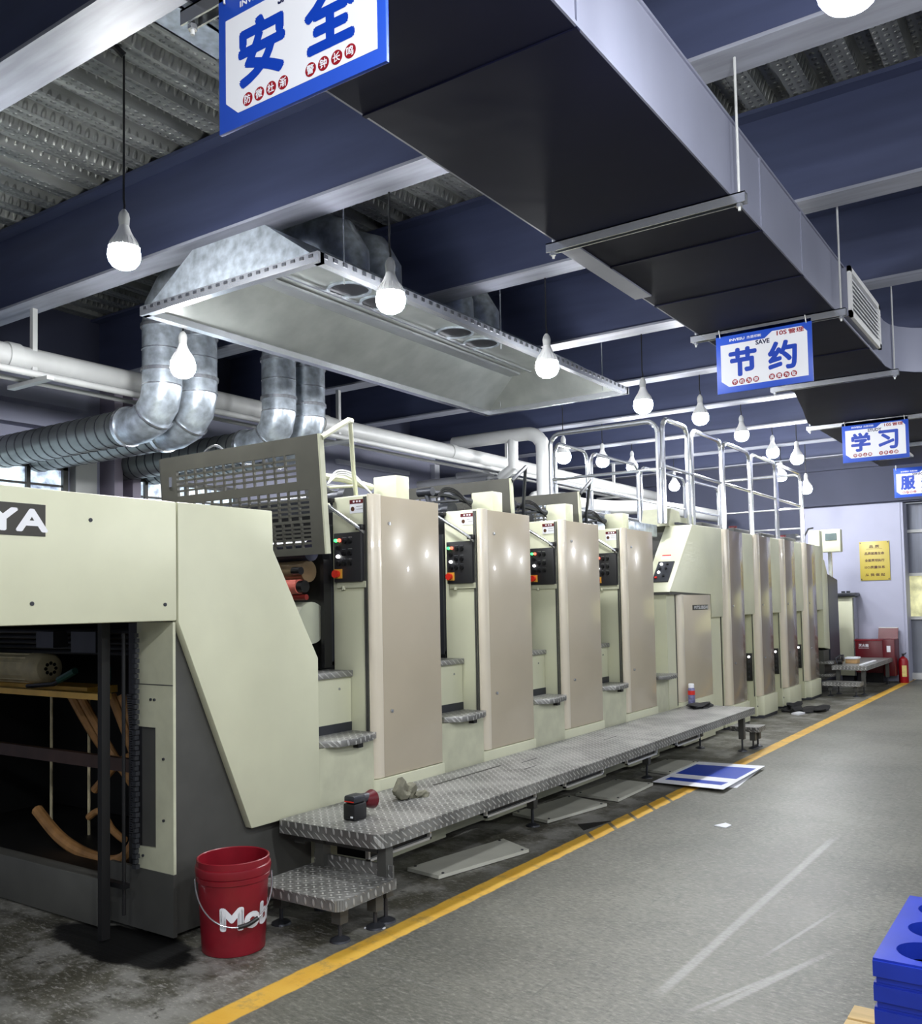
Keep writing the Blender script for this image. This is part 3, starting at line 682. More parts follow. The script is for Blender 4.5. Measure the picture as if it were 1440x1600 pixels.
# ================================================================== PRESS: FOUR PRINTING UNITS
def slotted_guard(t, y, z, xr, w, name='raised_guard'):
    """guard swung up: (y,z) is its top edge; it hangs back by .16 m over .66 m of height"""
    H = .64; lean = .05
    def P(u, v, d=0.0):   # u from right end to the left, v down
        return Vector((xr-u, y+lean*v/H+d*.99, z-v*.995+d*.08))
    mb = MB()
    def slab(u0, u1, v0, v1, th=.02):
        c = [P(u0, v0), P(u1, v0), P(u1, v1), P(u0, v1), P(u0, v0, th), P(u1, v0, th), P(u1, v1, th), P(u0, v1, th)]
        mb.raw(c, [(0, 1, 2, 3), (7, 6, 5, 4), (0, 4, 5, 1), (1, 5, 6, 2), (2, 6, 7, 3), (3, 7, 4, 0)])
    def field(u0, u1, v0, v1, nu, nv):
        du = (u1-u0)/nu; dv = (v1-v0)/nv
        for k in range(1, nu): slab(u0+k*du-.006, u0+k*du+.006, v0, v1, .012)
        for k in range(1, nv): slab(u0, u1, v0+k*dv-.006, v0+k*dv+.006, .012)
    # solid frame around the three slotted fields
    slab(0, w, 0, .09); slab(0, .17, .09, .24); slab(w-.14, w, .09, .24); field(.17, w-.14, .09, .24, 12, 5)
    slab(0, w, .24, .29); slab(0, .09, .29, .60); slab(w-.05, w, .29, .45)
    field(.09, w-.05, .29, .45, 15, 6); slab(.09, w, .45, .465)
    field(.09, w-.3, .465, .60, 13, 6); slab(w-.3, w, .465, .60); slab(0, w, .60, H)
    g = obj(name, mb, olive, t)
    e = MB(); c = [P(0, 0), P(0, H), P(0, H, .035), P(0, 0, .035)]; c2 = [p+Vector((.012, 0, 0)) for p in c]
    e.raw(c+c2, [(0, 1, 2, 3), (7, 6, 5, 4), (0, 4, 5, 1), (1, 5, 6, 2), (2, 6, 7, 3), (3, 7, 4, 0)])
    obj('end_flange', e, cream2, g)
    e = MB(); c = [P(w, 0), P(w, H*.8), P(w, H*.8, .09), P(w, 0, .09)]; c2 = [p-Vector((.012, 0, 0)) for p in c]
    e.raw(c+c2, [(0, 1, 2, 3), (7, 6, 5, 4), (0, 4, 5, 1), (1, 5, 6, 2), (2, 6, 7, 3), (3, 7, 4, 0)])
    obj('far_end_flange', e, dark, g)
    obj('handle', MB().box(P(w-.09, .1).x-.012, P(w-.09, .1).x+.012, P(w, .13).y-.006, P(w, .13).y, P(w, .18).z, P(w, .12).z), steel, g)
    return g

def printing_unit(i, label, guard):
    y0 = 3.86+1.09*i; XF = -3.22
    t = thing('printing_unit', label, 'machine', (-4.2, y0+.3, 0), 'taupe-doored printing units of the press')
    # inner machine
    obj('inner_frame', MB().box(-5.4, -3.52, y0+.08, y0+.60, .05, 1.94), oily, t)
    obj('far_frame', MB().box(-5.6, -5.4, y0-.4, y0+.62, .05, 2.0), cream, t)
    # operator-side housing
    obj('side_housing', MB().box(-3.52, -3.262, y0, y0+.62, .05, 2.012, .012), cream, t)
    arc = [(-3.262, y0-.004), (-3.248, y0-.004)]+[(-3.25+.034*math.sin(a), y0+.04-.044*math.cos(a)) for a in [k*PI/2/5 for k in range(6)]]
    dr = obj('door', MB().poly([(-3.258, y0+.07), (XF, y0+.07), (XF, y0+.612), (XF-.01, y0+.622), (-3.258, y0+.622)], 'z', .462, 2.008, .003), taupe, t)
    obj('rounded_edge', MB().poly([(-3.258, y0-.004)]+[(-3.254+.034*math.sin(a), y0+.036-.040*math.cos(a)) for a in [k*PI/2/6 for k in range(7)]]+[(XF, y0+.0695), (-3.258, y0+.0695)], 'z', .462, 2.014, .002), beige, dr)
    obj('gap_strip', MB().box(-3.27, -3.262, y0-.006, y0-.002, .46, 2.0).box(-3.285, -3.275, y0-.006, y0+.0, .40, 2.0), dark, t)
    for z in (1.855, .815):
        obj('door_knob', MB().cyl((XF-.002, y0+.135, z), (XF+.010, y0+.135, z), .010, seg=12).cyl((XF+.008, y0+.135, z), (XF+.013, y0+.135, z), .006, seg=10), steel, dr)
    obj('plinth', MB().poly([(-3.52, y0-.012), (-3.25, y0-.012)]+[(-3.245+.032*math.sin(a), y0+.03-.042*math.cos(a)) for a in [k*PI/2/5 for k in range(6)]]+[(-3.213, y0+.625), (-3.52, y0+.625)], 'z', .02, .458, .004), cream, t)
    # guide channel at the inner edge of the side face
    obj('guide_channel', MB().box(-3.578, -3.522, y0-.02, y0+.05, 1.07, 1.86), gunmetal, t)
    obj('channel_foot', MB().box(-3.575, -3.522, y0-.01, y0+.05, 1.0, 1.09), black, t)
    # control panel
    cp = obj('control_panel', MB().box(-3.482, -3.283, y0-.03, y0+.002, 1.532, 1.806, .004), panel_m, t)
    obj('panel_bracket', MB().box(-3.475, -3.27, y0-.014, y0, 1.50, 1.535).cyl((-3.43, y0-.01, 1.49), (-3.43, y0-.01, 1.51), .012, seg=8), cream2, t)
    yb = y0-.031
    def btn(x, z, r, m, nm='button'):
        return obj(nm, MB().cyl((x, yb+.002, z), (x, yb-.012, z), r, r*.85, seg=12), m, cp)
    for (x, z) in ((-3.40, 1.757), (-3.36, 1.757), (-3.445, 1.722), (-3.405, 1.69), (-3.36, 1.69), (-3.445, 1.635), (-3.405, 1.635), (-3.36, 1.635)): btn(x, z, .0145, oily)
    btn(-3.462, 1.765, .010, lampgreen, 'indicator_lamp'); btn(-3.437, 1.765, .010, lampred, 'indicator_lamp'); btn(-3.446, 1.675, .010, lampoff, 'indicator_lamp')
    es = obj('emergency_stop', MB().box(-3.478, -3.42, yb-.006, yb+.002, 1.553, 1.605), amber, cp)
    obj('stop_button', MB().cyl((-3.450, yb-.004, 1.578), (-3.450, yb-.032, 1.578), .020, .022, seg=16), red_b, es)
    tk = MB()
    for (x, z) in ((-3.40, 1.777), (-3.36, 1.777), (-3.405, 1.712), (-3.36, 1.712), (-3.405, 1.657), (-3.36, 1.657)): tk.box(x-.014, x+.014, yb-.002, yb, z, z+.004)
    obj('legend_strip', tk, steel, cp)
    # warning label
    wl = obj('warning_label', MB().box(-3.384, -3.282, y0-.003, y0+.002, 1.913, 1.988), white, t)
    obj('red_band', MB().box(-3.383, -3.283, y0-.005, y0-.002, 1.966, 1.988), red_c, wl)
    mk = MB().cyl((-3.362, y0-.003, 1.937), (-3.362, y0-.005, 1.937), .013, seg=14).box(-3.335, -3.295, y0-.004, y0-.002, 1.948, 1.950).box(-3.335, -3.29, y0-.004, y0-.002, 1.933, 1.935)
    obj('pictogram', mk, brown_t, wl)
    mk = MB()
    for xx in (-3.358, -3.335, -3.315): mk.box(xx, xx+.012, y0-.0065, y0-.0045, 1.972, 1.982)
    obj('band_characters', mk, white, wl)
    # sloping rail across the side face
    obj('grab_rail', MB().tube([(-3.56, y0+.0, 1.99), (-3.55, y0-.055, 1.99), (-3.30, y0-.055, 1.838), (-3.285, y0-.05, 1.825), (-3.285, y0+.0, 1.80)], .010, 10), steel, t)
    obj('rail_bracket', MB().box(-3.31, -3.27, y0-.045, y0+.0, 1.815, 1.845, .004), oily, t); obj('rail_bracket', MB().box(-3.57, -3.50, y0-.03, y0+.01, 1.985, 2.01, .004), oily, t)
    # steps in the gap before the unit
    ya = y0-.462
    obj('lower_riser', MB().box(-5.4, -3.235, ya, y0-.004, .03, .682), cream2, t)
    obj('upper_riser', MB().box(-5.4, -3.392, ya, y0-.004, .682, 1.012), cream, t)
    tr = [(-3.45, ya+.05), (-3.25, ya+.05), (-3.17, ya+.12), (-3.155, ya+.22), (-3.175, ya+.38), (-3.21, y0-.008), (-3.45, y0-.008)]
    tr = obj('lower_tread', MB().poly(tr, 'z', .684, .718, .004), plate_m, t)
    obj('tread_bracket', MB().box(-3.235, -3.2, y0-.17, y0-.13, .655, .684), oily, tr)
    obj('upper_tread', MB().box(-3.56, -3.372, ya+.02, y0-.006, 1.012, 1.046, .004), plate_m, t)
    obj('tread_upstand', MB().box(-3.40, -3.385, ya+.03, y0-.006, .718, .765), gunmetal, t)
    obj('riser_screw', MB().cyl((-3.393, y0-.1, .95), (-3.387, y0-.1, .95), .007, seg=8), steel, t)
    obj('gap_backing', MB().box(-3.66, -3.60, ya, y0, 1.03, 1.9) if i else MB().box(-5.4, -5.2, ya, y0, 1.03, 1.9), oily, t)
    rollers(t, y0-.16, i == 0)
    # junction box on the roof
    obj('junction_box', MB().box(-3.63, -3.45, y0+.50, y0+.63, 1.99, 2.19, .006), cream2, t)
    # roof clutter: clamp lever and cables
    ink = MB().cyl((-5.1, y0+.36, 2.06), (-3.75, y0+.36, 2.06), .05, seg=16).cyl((-3.75, y0+.36, 2.06), (-3.70, y0+.36, 2.06), .065, seg=16).box(-5.2, -3.7, y0+.1, y0+.58, 1.94, 2.0)
    obj('ink_roller', ink, gunmetal, t)
    cl = MB().tube([(-3.66, y0+.12, 1.98), (-3.72, y0+.10, 2.12), (-3.74, y0+.10, 2.17)], .018, 8)
    cl.cyl((-3.80, y0+.10, 2.17), (-3.68, y0+.10, 2.17), .03, seg=12).tube([(-3.74, y0+.10, 2.17), (-3.66, y0+.25, 2.16), (-3.60, y0+.45, 2.12)], .022, 8)
    cl.tube([(-3.70, y0+.15, 2.1), (-3.62, y0+.32, 2.12)], .010, 8)
    obj('clamp_lever', cl, cream2 if i == 0 else gunmetal, t)
    ca = MB()
    for k in range(3):
        ca.tube([(-3.68, y0+.14, 2.12), (-3.66, y0+.20+.01*k, 2.20-.01*k), (-3.62, y0+.30, 2.19-.012*k), (-3.58, y0+.42, 2.08)], .005, 6, smooth=5)
    obj('cable', ca, black if i else ivory, t)
    if guard:
        xr = -3.345 if i == 0 else -3.49
        yg = y0-.30; zg = 2.315
        g = slotted_guard(t, yg, zg, xr, 1.30)
        arm = MB().tube([(xr+.01, yg+.02, zg-.02), (xr+.0, yg+.25, zg+.11), (xr-.03, yg+.31, zg+.12)], .016, 8)
        arm.tube([(xr-.03, yg+.30, zg+.125), (xr-.15, yg+.46, zg-.13), (xr-.20, yg+.54, zg-.28)], .013, 8)
        obj('support_arm', arm, cream2 if i == 0 else gunmetal, t)
        if i == 0:
            obj('hose_loop', MB().tube([(xr-1.05, yg+.1, zg-.05), (xr-1.0, yg+.1, zg+.03), (xr-.9, yg+.1, zg+.05), (xr-.8, yg+.1, zg-.02)], .008, 8, smooth=5), steel, t)
            obj('hinge_plate', MB().poly([(-3.60, 2.0), (-3.40, 2.03), (-3.48, 2.07), (-3.62, 2.07)], 'y', y0-.12, y0-.10), steel, t)
    return t
printing_unit(0, 'printing unit with raised slotted guard, nearest the viewer next to the delivery end', True)
printing_unit(1, 'second taupe-doored printing unit from the viewer, no raised guard beside it', False)
printing_unit(2, 'third taupe-doored printing unit from the viewer, dark guard raised behind it', True)
printing_unit(3, 'fourth taupe-doored printing unit, just before the console housing', True)

# ================================================================== PRESS: CONSOLE UNIT
t = thing('console_unit', 'cream sloped console housing with low badged taupe cabinet mid press', 'machine', (-4.2, 8.9, 0))
hood = [(8.12, 1.473), (8.76, 2.14), (9.625, 2.15), (9.605, 1.212), (9.24, 1.212), (9.24, 1.455)]
obj('upper_housing', MB().poly(hood, 'x', -3.50, -3.222, .006), cream, t)
obj('rear_housing', MB().poly([(8.30, .05), (8.30, 1.473), (8.9, 2.02), (9.6, 2.02), (9.6, .05)], 'x', -5.5, -3.505), dark, t)
obj('console_underside', MB().box(-3.50, -3.225, 8.125, 9.24, 1.448, 1.472), dark, t)
obj('base_body', MB().box(-3.55, -3.265, 8.14, 9.62, .03, 1.455), cream, t)
obj('cabinet_door', MB().poly([(-3.27, 8.47), (-3.222, 8.47), (-3.222, 9.215), (-3.232, 9.228), (-3.27, 9.228)], 'z', .43, 1.445, .004), taupe, t)
o = obj('cabinet_edge', MB().poly([(-3.27, 8.37)]+[(-3.262+.040*math.sin(a), 8.42-.06*math.cos(a)) for a in [k*PI/2/6 for k in range(7)]]+[(-3.222, 8.469), (-3.27, 8.469)], 'z', .43, 1.45, .002), beige, t)
obj('edge_gap', MB().box(-3.275, -3.262, 8.345, 8.36, .40, 1.45), dark, t)
obj('plinth', MB().box(-3.3, -3.214, 8.36, 9.23, .02, .428, .004), cream, t)
bd = obj('badge', MB().box(-3.224, -3.218, 8.70, 9.13, 1.295, 1.345), black, t)
e = MB(); text(e, 'MITSUBISHI', (-3.2165, 8.925, 1.32), (0, 1, 0), (0, 0, 1), .38, .030, .0012); obj('lettering', e, white, bd)
# sloped control panel on the console face
nrm = Vector((0, -(2.14-1.473), (8.76-8.12))).normalized(); upv = Vector((0, 8.76-8.12, 2.14-1.473)).normalized()
def CP(x, s, d): return Vector((x, 8.12, 1.473))+upv*s+nrm*d
def slab_on(mb, x0, x1, s0, s1, d):
    c = [CP(x0, s0, 0), CP(x1, s0, 0), CP(x1, s1, 0), CP(x0, s1, 0), CP(x0, s0, d), CP(x1, s0, d), CP(x1, s1, d), CP(x0, s1, d)]
    mb.raw(c, [(3, 2, 1, 0), (4, 5, 6, 7), (0, 1, 5, 4), (1, 2, 6, 5), (2, 3, 7, 6), (3, 0, 4, 7)]); return mb
cp = obj('control_panel', slab_on(MB(), -3.43, -3.27, .13, .40, .012), gunmetal, t)
for (x, s, m, nm) in ((-3.39, .36, lampoff, 'indicator_lamp'), (-3.33, .36, oily, 'button'), (-3.39, .30, oily, 'button'), (-3.39, .25, lampoff, 'indicator_lamp'), (-3.33, .30, oily, 'button'), (-3.40, .18, red_b, 'stop_button'), (-3.33, .2, oily, 'button')):
    obj(nm, MB().cyl(CP(x, s, .01), CP(x, s, .022), .013, seg=12), m, cp)
wl = obj('warning_label', slab_on(MB(), -3.42, -3.33, .44, .50, .003), white, t)
obj('red_band', slab_on(MB(), -3.42, -3.33, .485, .50, .004), red_b, wl)
obj('hinge', MB().box(-3.515, -3.495, 8.40, 8.46, 1.76, 1.84), black, t)
lr = [(-3.45, 7.80), (-3.22, 7.80), (-3.15, 7.88), (-3.15, 8.05), (-3.20, 8.19), (-3.45, 8.19)]
obj('tread', MB().poly(lr, 'z', .685, .718, .004), plate_m, t)
obj('tread_riser', MB().box(-5.4, -3.27, 7.79, 8.14, .03, .684), cream2, t)
obj('upper_riser', MB().box(-5.4, -3.42, 7.79, 8.14, .70, 1.01), cream, t)
obj('upper_tread', MB().box(-3.5, -3.40, 7.79, 8.12, 1.012, 1.046), plate_m, t)
obj('gap_cover', MB().poly([(7.78, 1.05), (7.78, 1.98), (8.3, 1.98), (8.3, 1.05)], 'x', -3.62, -3.56), gunmetal, t)
obj('lower_post', MB().box(-3.36, -3.33, 8.12, 8.14, .4, .56), gunmetal, t)
obj('roof_tray', MB().box(-4.4, -3.5, 8.0, 8.55, 2.02, 2.14, .01), galv, t)
obj('roof_box', MB().poly([(8.72, 2.14), (8.80, 2.32), (9.02, 2.30), (9.1, 2.14)], 'x', -3.75, -3.45).box(-3.9, -3.5, 9.12, 9.55, 2.14, 2.26), cream2, t)
# recessed lower bay with small panel beside the first tall door
def face_panel(t, y, xs, zs):
    cp = obj('control_panel', MB().box(xs[0], xs[1], y-.022, y+.002, zs[0], zs[1], .003), black, t)
    for r in range(5):
        for c in range(2):
            m = lampoff if (r == 0 and c == 1) or (r == 2 and c == 0) else (lampred if (r == 1 and c == 0) else gunmetal)
            x = xs[0]+.032+.046*c; z = zs[1]-.04-.058*r
            obj('indicator_lamp' if m is not gunmetal else 'button', MB().cyl((x, y-.02, z), (x, y-.032, z), .013, seg=10), m, cp)
    return cp
obj('recess_body', MB().box(-3.60, -3.40, 9.24, 9.66, .03, 1.212), cream2, t)

# ================================================================== PRESS: TALL UNITS
def tall_unit(j, label):
    y0 = 9.675+1.098*j; XF = -3.215
    t = thing('printing_unit', label, 'machine', (-4.2, y0+.5, 0), 'tall glossy-doored units at the far end of the press')
    obj('inner_frame', MB().box(-5.5, -3.4, y0+.01, y0+1.08, .05, 2.10), dark, t)
    dr = obj('door', MB().poly([(-3.26, y0+.175), (XF, y0+.175), (XF, y0+.635), (-3.26, y0+.635)], 'z', .262, 2.14, .003), taupe2, t)
    obj('rounded_edge', MB().poly([(-3.30, y0+.012)]+[(-3.285+.07*math.sin(a), y0+.10-.088*math.cos(a)) for a in [k*PI/2/7 for k in range(8)]]+[(XF, y0+.174), (-3.30, y0+.174)], 'z', .262, 2.15, .002), beige, dr)
    for z in (1.32, .70): obj('door_knob', MB().cyl((XF-.002, y0+.24, z), (XF+.012, y0+.24, z), .012, seg=10), steel, dr)
    obj('side_face', MB().box(-3.42, -3.262, y0+.004, y0+.64, .03, 2.13), cream, t)
    obj('edge_gap', MB().box(-3.28, -3.272, y0-.002, y0+.006, .26, 2.1), dark, t)
    obj('upper_cover', MB().box(-3.42, -3.235, y0+.642, y0+1.093, 1.215, 2.145, .012), cream, t)
    obj('lower_recess', MB().box(-3.42, -3.355, y0+.642, y0+1.093, .03, 1.213), cream, t)
    face_panel(t, y0+.004, (-3.40, -3.29), (.44, .76))
    if j == 3: obj('vent_panel', MB().box(-3.36, -3.34, y0+.68, y0+.86, .62, .98), oily, t)
    pl = [(-3.42, y0+.02), (-3.36, y0+.02), (-3.195, y0+.10), (-3.195, y0+.655), (-3.42, y0+.655)]
    p = obj('plinth', MB().poly(pl, 'z', .035, .258, .006), cream, t)
    pl2 = [(-3.42, y0+.03), (-3.36, y0+.03), (-3.205, y0+.11), (-3.205, y0+.65), (-3.42, y0+.65)]
    obj('plinth_base', MB().poly(pl2, 'z', .002, .036), gunmetal, p)
    if j < 3: obj('plinth_screw', MB().cyl((-3.27, y0+.062, .14), (-3.262, y0+.052, .14), .01, seg=8), gunmetal, p)
    rc = MB().box(-4.6, -3.5, y0+.15, y0+.75, 2.10, 2.25, .01)
    if j % 2: rc.box(-3.9, -3.45, y0+.8, y0+1.0, 2.1, 2.22, .01)
    obj('roof_box', rc, dark, t)
    obj('roof_valve', MB().cyl((-4.0, y0+.9, 2.1), (-4.0, y0+.9, 2.3), .05, seg=12).cyl((-4.3, y0+.9, 2.25), (-3.7, y0+.9, 2.25), .022, seg=10), gunmetal, t)
    if j in (1, 3): obj('red_cap', MB().cyl((-3.6, y0+.42, 2.25), (-3.6, y0+.42, 2.29), .05, seg=12), red_c, t)
    return t
tall_unit(0, 'first tall glossy-doored unit after the console, beside the end of the platform')
tall_unit(1, 'second tall glossy-doored unit, its plinth just beyond the platform end')
tall_unit(2, 'third tall glossy-doored unit, above the black rags on the floor')
tall_unit(3, 'last tall glossy-doored unit, next to the feeder')

# ================================================================== PRESS: FEEDER
t = thing('feeder', 'feeder end of the press with a small monitor and dark side', 'machine', (-4.2, 14.9, 0))
obj('end_cover', MB().poly([(14.09, 1.95), (14.09, .66), (14.42, .62), (14.42, 1.75), (14.25, 1.95)], 'x', -3.5, -3.24, .006), cream, t)
obj('corner_post', MB().box(-3.42, -3.26, 14.1, 14.28, 1.74, 2.38, .008), cream, t)
obj('dark_side', MB().poly([(14.43, .45), (14.43, 1.74), (15.05, 1.66), (15.05, .45)], 'x', -3.5, -3.24), M('dark_navy_panel', (46, 48, 62), .4, 0, .08, 5), t)
obj('lower_body', MB().box(-5.4, -3.26, 14.1, 15.1, .2, .62), dark, t)
obj('rear_body', MB().box(-5.4, -3.52, 14.1, 15.6, .2, 1.7), dark, t)
mn = obj('monitor', MB().box(-3.43, -3.14, 14.9, 15.05, 2.09, 2.44, .012), cream, t)
obj('screen', MB().box(-3.36, -3.19, 14.894, 14.902, 2.27, 2.38), screen_m, mn)
obj('monitor_post', MB().box(-3.34, -3.29, 14.95, 15.0, 1.66, 2.1), steel, mn)
obj('cable_bundle', MB().tube([(-3.42, 14.7, 2.05), (-3.45, 14.7, 1.95), (-3.40, 14.7, 1.85), (-3.44, 14.7, 1.75)], .03, 8), black, t)
obj('pump', MB().cyl((-3.9, 14.18, 2.25), (-3.5, 14.18, 2.25), .07, seg=14).tube([(-3.5, 14.18, 2.3), (-3.45, 14.25, 2.42), (-3.42, 14.4, 2.44)], .014, 8).box(-4.1, -3.6, 14.1, 14.3, 2.0, 2.35), gunmetal, t)
for z in (.42, .24):
    obj('step_plate', MB().poly([(-3.4, 14.09), (-3.2, 14.09), (-3.14, 14.15), (-3.13, 14.30), (-3.17, 14.42), (-3.4, 14.42)], 'z', z, z+.035), plate_m, t)
t = thing('pillar_cabinet', 'narrow cream cabinet with a dark cap beside the feeder', 'cabinet', (-3.33, 16.2, 0))
obj('body', MB().box(-3.47, -3.25, 16.12, 16.40, .10, 1.40, .006), cream, t)
obj('side_channel', MB().box(-3.248, -3.23, 16.14, 16.38, .1, 1.38), steel, t)
obj('cap', MB().box(-3.58, -3.19, 16.05, 16.44, 1.40, 1.46, .008), gunmetal, t)
obj('foot', MB().box(-3.45, -3.27, 16.14, 16.38, 0, .10), gunmetal, t)
ct = MB()
for (a, b) in ((-3.5, 16.1), (-3.4, 16.2), (-3.3, 16.1)): ct.cyl((a, b, 1.46), (a, b, 1.49), .03, seg=10)
obj('cap_knob', ct, gunmetal, t)

# ================================================================== GALLERY RAILING
t = thing('gallery_railing', 'chrome tube guard railing around the gallery on top of the press', 'railing', (-4.0, 11, 2.12))
ZT, ZM, Z0 = 3.185, 2.71, 2.147; R_ = .024
def arch(p, q, zt, z0, name='arched_frame', r=.12, rad=R_):
    p = Vector((p[0], p[1], 0)); q = Vector((q[0], q[1], 0)); d = (q-p); L = d.length; d.normalize()
    pts = [p+Vector((0, 0, z0)), p+Vector((0, 0, zt-r))]
    for k in range(1, 6):
        a = k*PI/2/5; pts.append(p+d*(r-r*math.cos(a))+Vector((0, 0, zt-r+r*math.sin(a))))
    for k in range(0, 6):
        a = k*PI/2/5; pts.append(q-d*(r-r*math.sin(a))+Vector((0, 0, zt-r+r*math.cos(a))))
    pts.append(q+Vector((0, 0, z0)))
    return obj(name, MB().tube(pts, rad, 10), chrome, t)
XR = -3.40; XL = -4.62
arch((XR, 8.50), (XR, 9.17), ZT, Z0)
ys = [9.26, 10.25, 11.30, 12.42, 13.70]
for a, b in zip(ys, ys[1:]): arch((XR, a+.03), (XR, b-.03), ZT, Z0)
obj('mid_rail', MB().cyl((XR, 8.55, ZM), (XR, 13.72, ZM), .018, seg=10), chrome, t)
arch((XL, 8.45), (XR-.03, 8.45), ZT-.03, Z0)
obj('mid_rail', MB().cyl((XL, 8.45, ZM-.03), (XR, 8.45, ZM-.03), .016, seg=10), chrome, t)
for a, b in ((8.55, 9.3), (9.4, 10.7), (10.8, 12.3), (12.4, 13.7)): arch((XL, a), (XL, b), ZT-.1, Z0, rad=.02)
obj('mid_rail', MB().cyl((XL, 8.5, ZM-.05), (XL, 13.7, ZM-.05), .015, seg=10).cyl((XL, 8.5, 2.4), (XL, 13.7, 2.4), .015, seg=10), chrome, t)
arch((XL, 13.75), (XR, 13.75), ZT, Z0)
obj('mid_rail', MB().cyl((XL, 13.75, ZM-.02), (XR, 13.75, ZM-.02), .015, seg=10).cyl((XL, 13.75, 2.4), (XR, 13.75, 2.4), .015, seg=10), chrome, t)
obj('foot_rail', MB().box(XR-.02, XR+.02, 8.8, 13.7, 2.152, 2.175).box(XL-.02, XL+.02, 8.5, 13.7, 2.13, 2.16), gunmetal, t)
# cluster of valves behind the railing
t = thing('valve_manifold', 'cluster of valves and small pipes behind the railing over the press', 'pipework', (-4.9, 11, 2.1))
for k in range(9):
    y = 8.8+.55*k; va = MB().cyl((-4.95, y, 2.1), (-4.95, y, 2.48), .035, seg=10).cyl((-5.05, y, 2.38), (-4.85, y, 2.38), .05, seg=10)
    va.cyl((-4.95, y, 2.48), (-4.95, y, 2.52), .06, seg=10); obj('valve', va, steel, t)
obj('header_pipe', MB().cyl((-4.95, 8.6, 2.46), (-4.95, 13.6, 2.46), .03, seg=12).cyl((-5.0, 8.6, 2.30), (-5.0, 13.6, 2.30), .022, seg=12), galv, t)
obj('drum', MB().box(-5.4, -4.75, 9.7, 13.6, 2.102, 2.16).cyl((-5.2, 9.0, 2.24), (-5.2, 11.5, 2.24), .12, seg=16), gunmetal, t)

# ================================================================== PLATFORM AND STEP
def platform(name, label, cat, at, outline, z, lip, legs, foot_r=.045):
    t = thing(name, label, cat, at)
    obj('deck', MB().poly(outline, 'z', z-.006, z), plate_m, t)
    edge = MB(); n = len(outline)
    for i in range(n):
        a = Vector((*outline[i], 0)); b = Vector((*outline[(i+1) % n], 0)); d = (b-a).normalized(); nn = Vector((-d.y, d.x, 0))*.005
        V = []
        for h in (z-lip, z-.0005):
            V += [a+nn+Vector((0, 0, h)), b+nn+Vector((0, 0, h)), b-nn+Vector((0, 0, h)), a-nn+Vector((0, 0, h))]
        edge.raw(V, [(3, 2, 1, 0), (4, 5, 6, 7), (0, 1, 5, 4), (1, 2, 6, 5), (2, 3, 7, 6), (3, 0, 4, 7)])
    obj('edge_lip', edge, plate_m, t)
    for (x, y) in legs:
        l = obj('leg', MB().box(x-.025, x+.025, y-.025, y+.025, .11 if z > .3 else .075, z-.006), dark, t)
        obj('foot', MB().cyl((x, y, .018), (x, y, .12), .009, seg=10).lathe([(0, .022), (.018, .02), (.042, .008), (.045, 0), (0, 0)], (x, y, 0), 18), gunmetal, l)
    return t
def rounded(x0, x1, y0, y1, r, which):
    pts = []
    for nm, cx, cy, a0 in (('br', x1, y0, -PI/2), ('tr', x1, y1, 0), ('tl', x0, y1, PI/2), ('bl', x0, y0, PI)):
        sx = -1 if 'r' in nm else 1; sy = 1 if nm[0] == 'b' else -1
        if nm in which:
            for k in range(6):
                a = a0+k*PI/2/5; pts.append((cx+sx*r+r*math.cos(a), cy+sy*r+r*math.sin(a)))
        else: pts.append((cx, cy))
    return pts
o = platform('work_platform', 'long diamond plate walkway platform along the front of the press', 'platform', (-2.9, 5.8, 0),
         rounded(-3.205, -2.60, 3.13, 8.53, .05, ('br',)), .398, .062,
         [(-2.64, 3.215), (-3.0, 3.2), (-2.70, 8.46), (-3.1, 8.46), (-2.95, 5.05), (-2.95, 6.85)])
for k, (a, b) in enumerate(((3.42, 3.93), (4.46, 5.04), (5.42, 6.0), (6.40, 6.98), (7.4, 7.95))):
    f = MB().box(-2.93, -2.91, a, b, .17, .182).box(-2.93, -2.91, a, b, .30, .336).box(-2.93, -2.91, a, a+.014, .17, .336).box(-2.93, -2.91, b-.014, b, .17, .336)
    f = obj('under_frame', f, ivory, o)
    obj('frame_mesh', MB().box(-3.12, -2.93, a+.01, b-.01, .18, .33), oily, f)
obj('cross_member', MB().box(-3.2, -2.66, 3.19, 3.22, .30, .34).box(-3.2, -2.7, 8.44, 8.48, .30, .34).box(-3.18, -3.12, 3.2, 8.5, .28, .33), dark, o)
for q in ((-3.06, -3.045, 4.15, 4.85), (-2.99, -2.985, 5.0, 5.18), (-2.86, -2.855, 4.8, 4.95), (-2.95, -2.945, 6.1, 6.3)): obj('slot', MB().box(*q, .3975, .3995), oily, o)
o = platform('step_stool', 'low diamond plate step between the red pail and the walkway', 'step', (-2.8, 3.0, 0), rounded(-3.06, -2.575, 2.835, 3.205, .03, ('br',)), .20, .045, [(-2.655, 2.93), (-3.02, 2.95), (-2.63, 3.13)])
obj('back_upstand', MB().box(-3.06, -2.59, 3.205, 3.215, .155, .25), plate_m, o)
t = platform('step_stool', 'small step at the far end of the long walkway platform', 'step', (-2.6, 8.75, 0), rounded(-2.86, -2.60, 8.62, 8.85, .02, ('br',)), .20, .045, [(-2.66, 8.66), (-2.66, 8.8)])
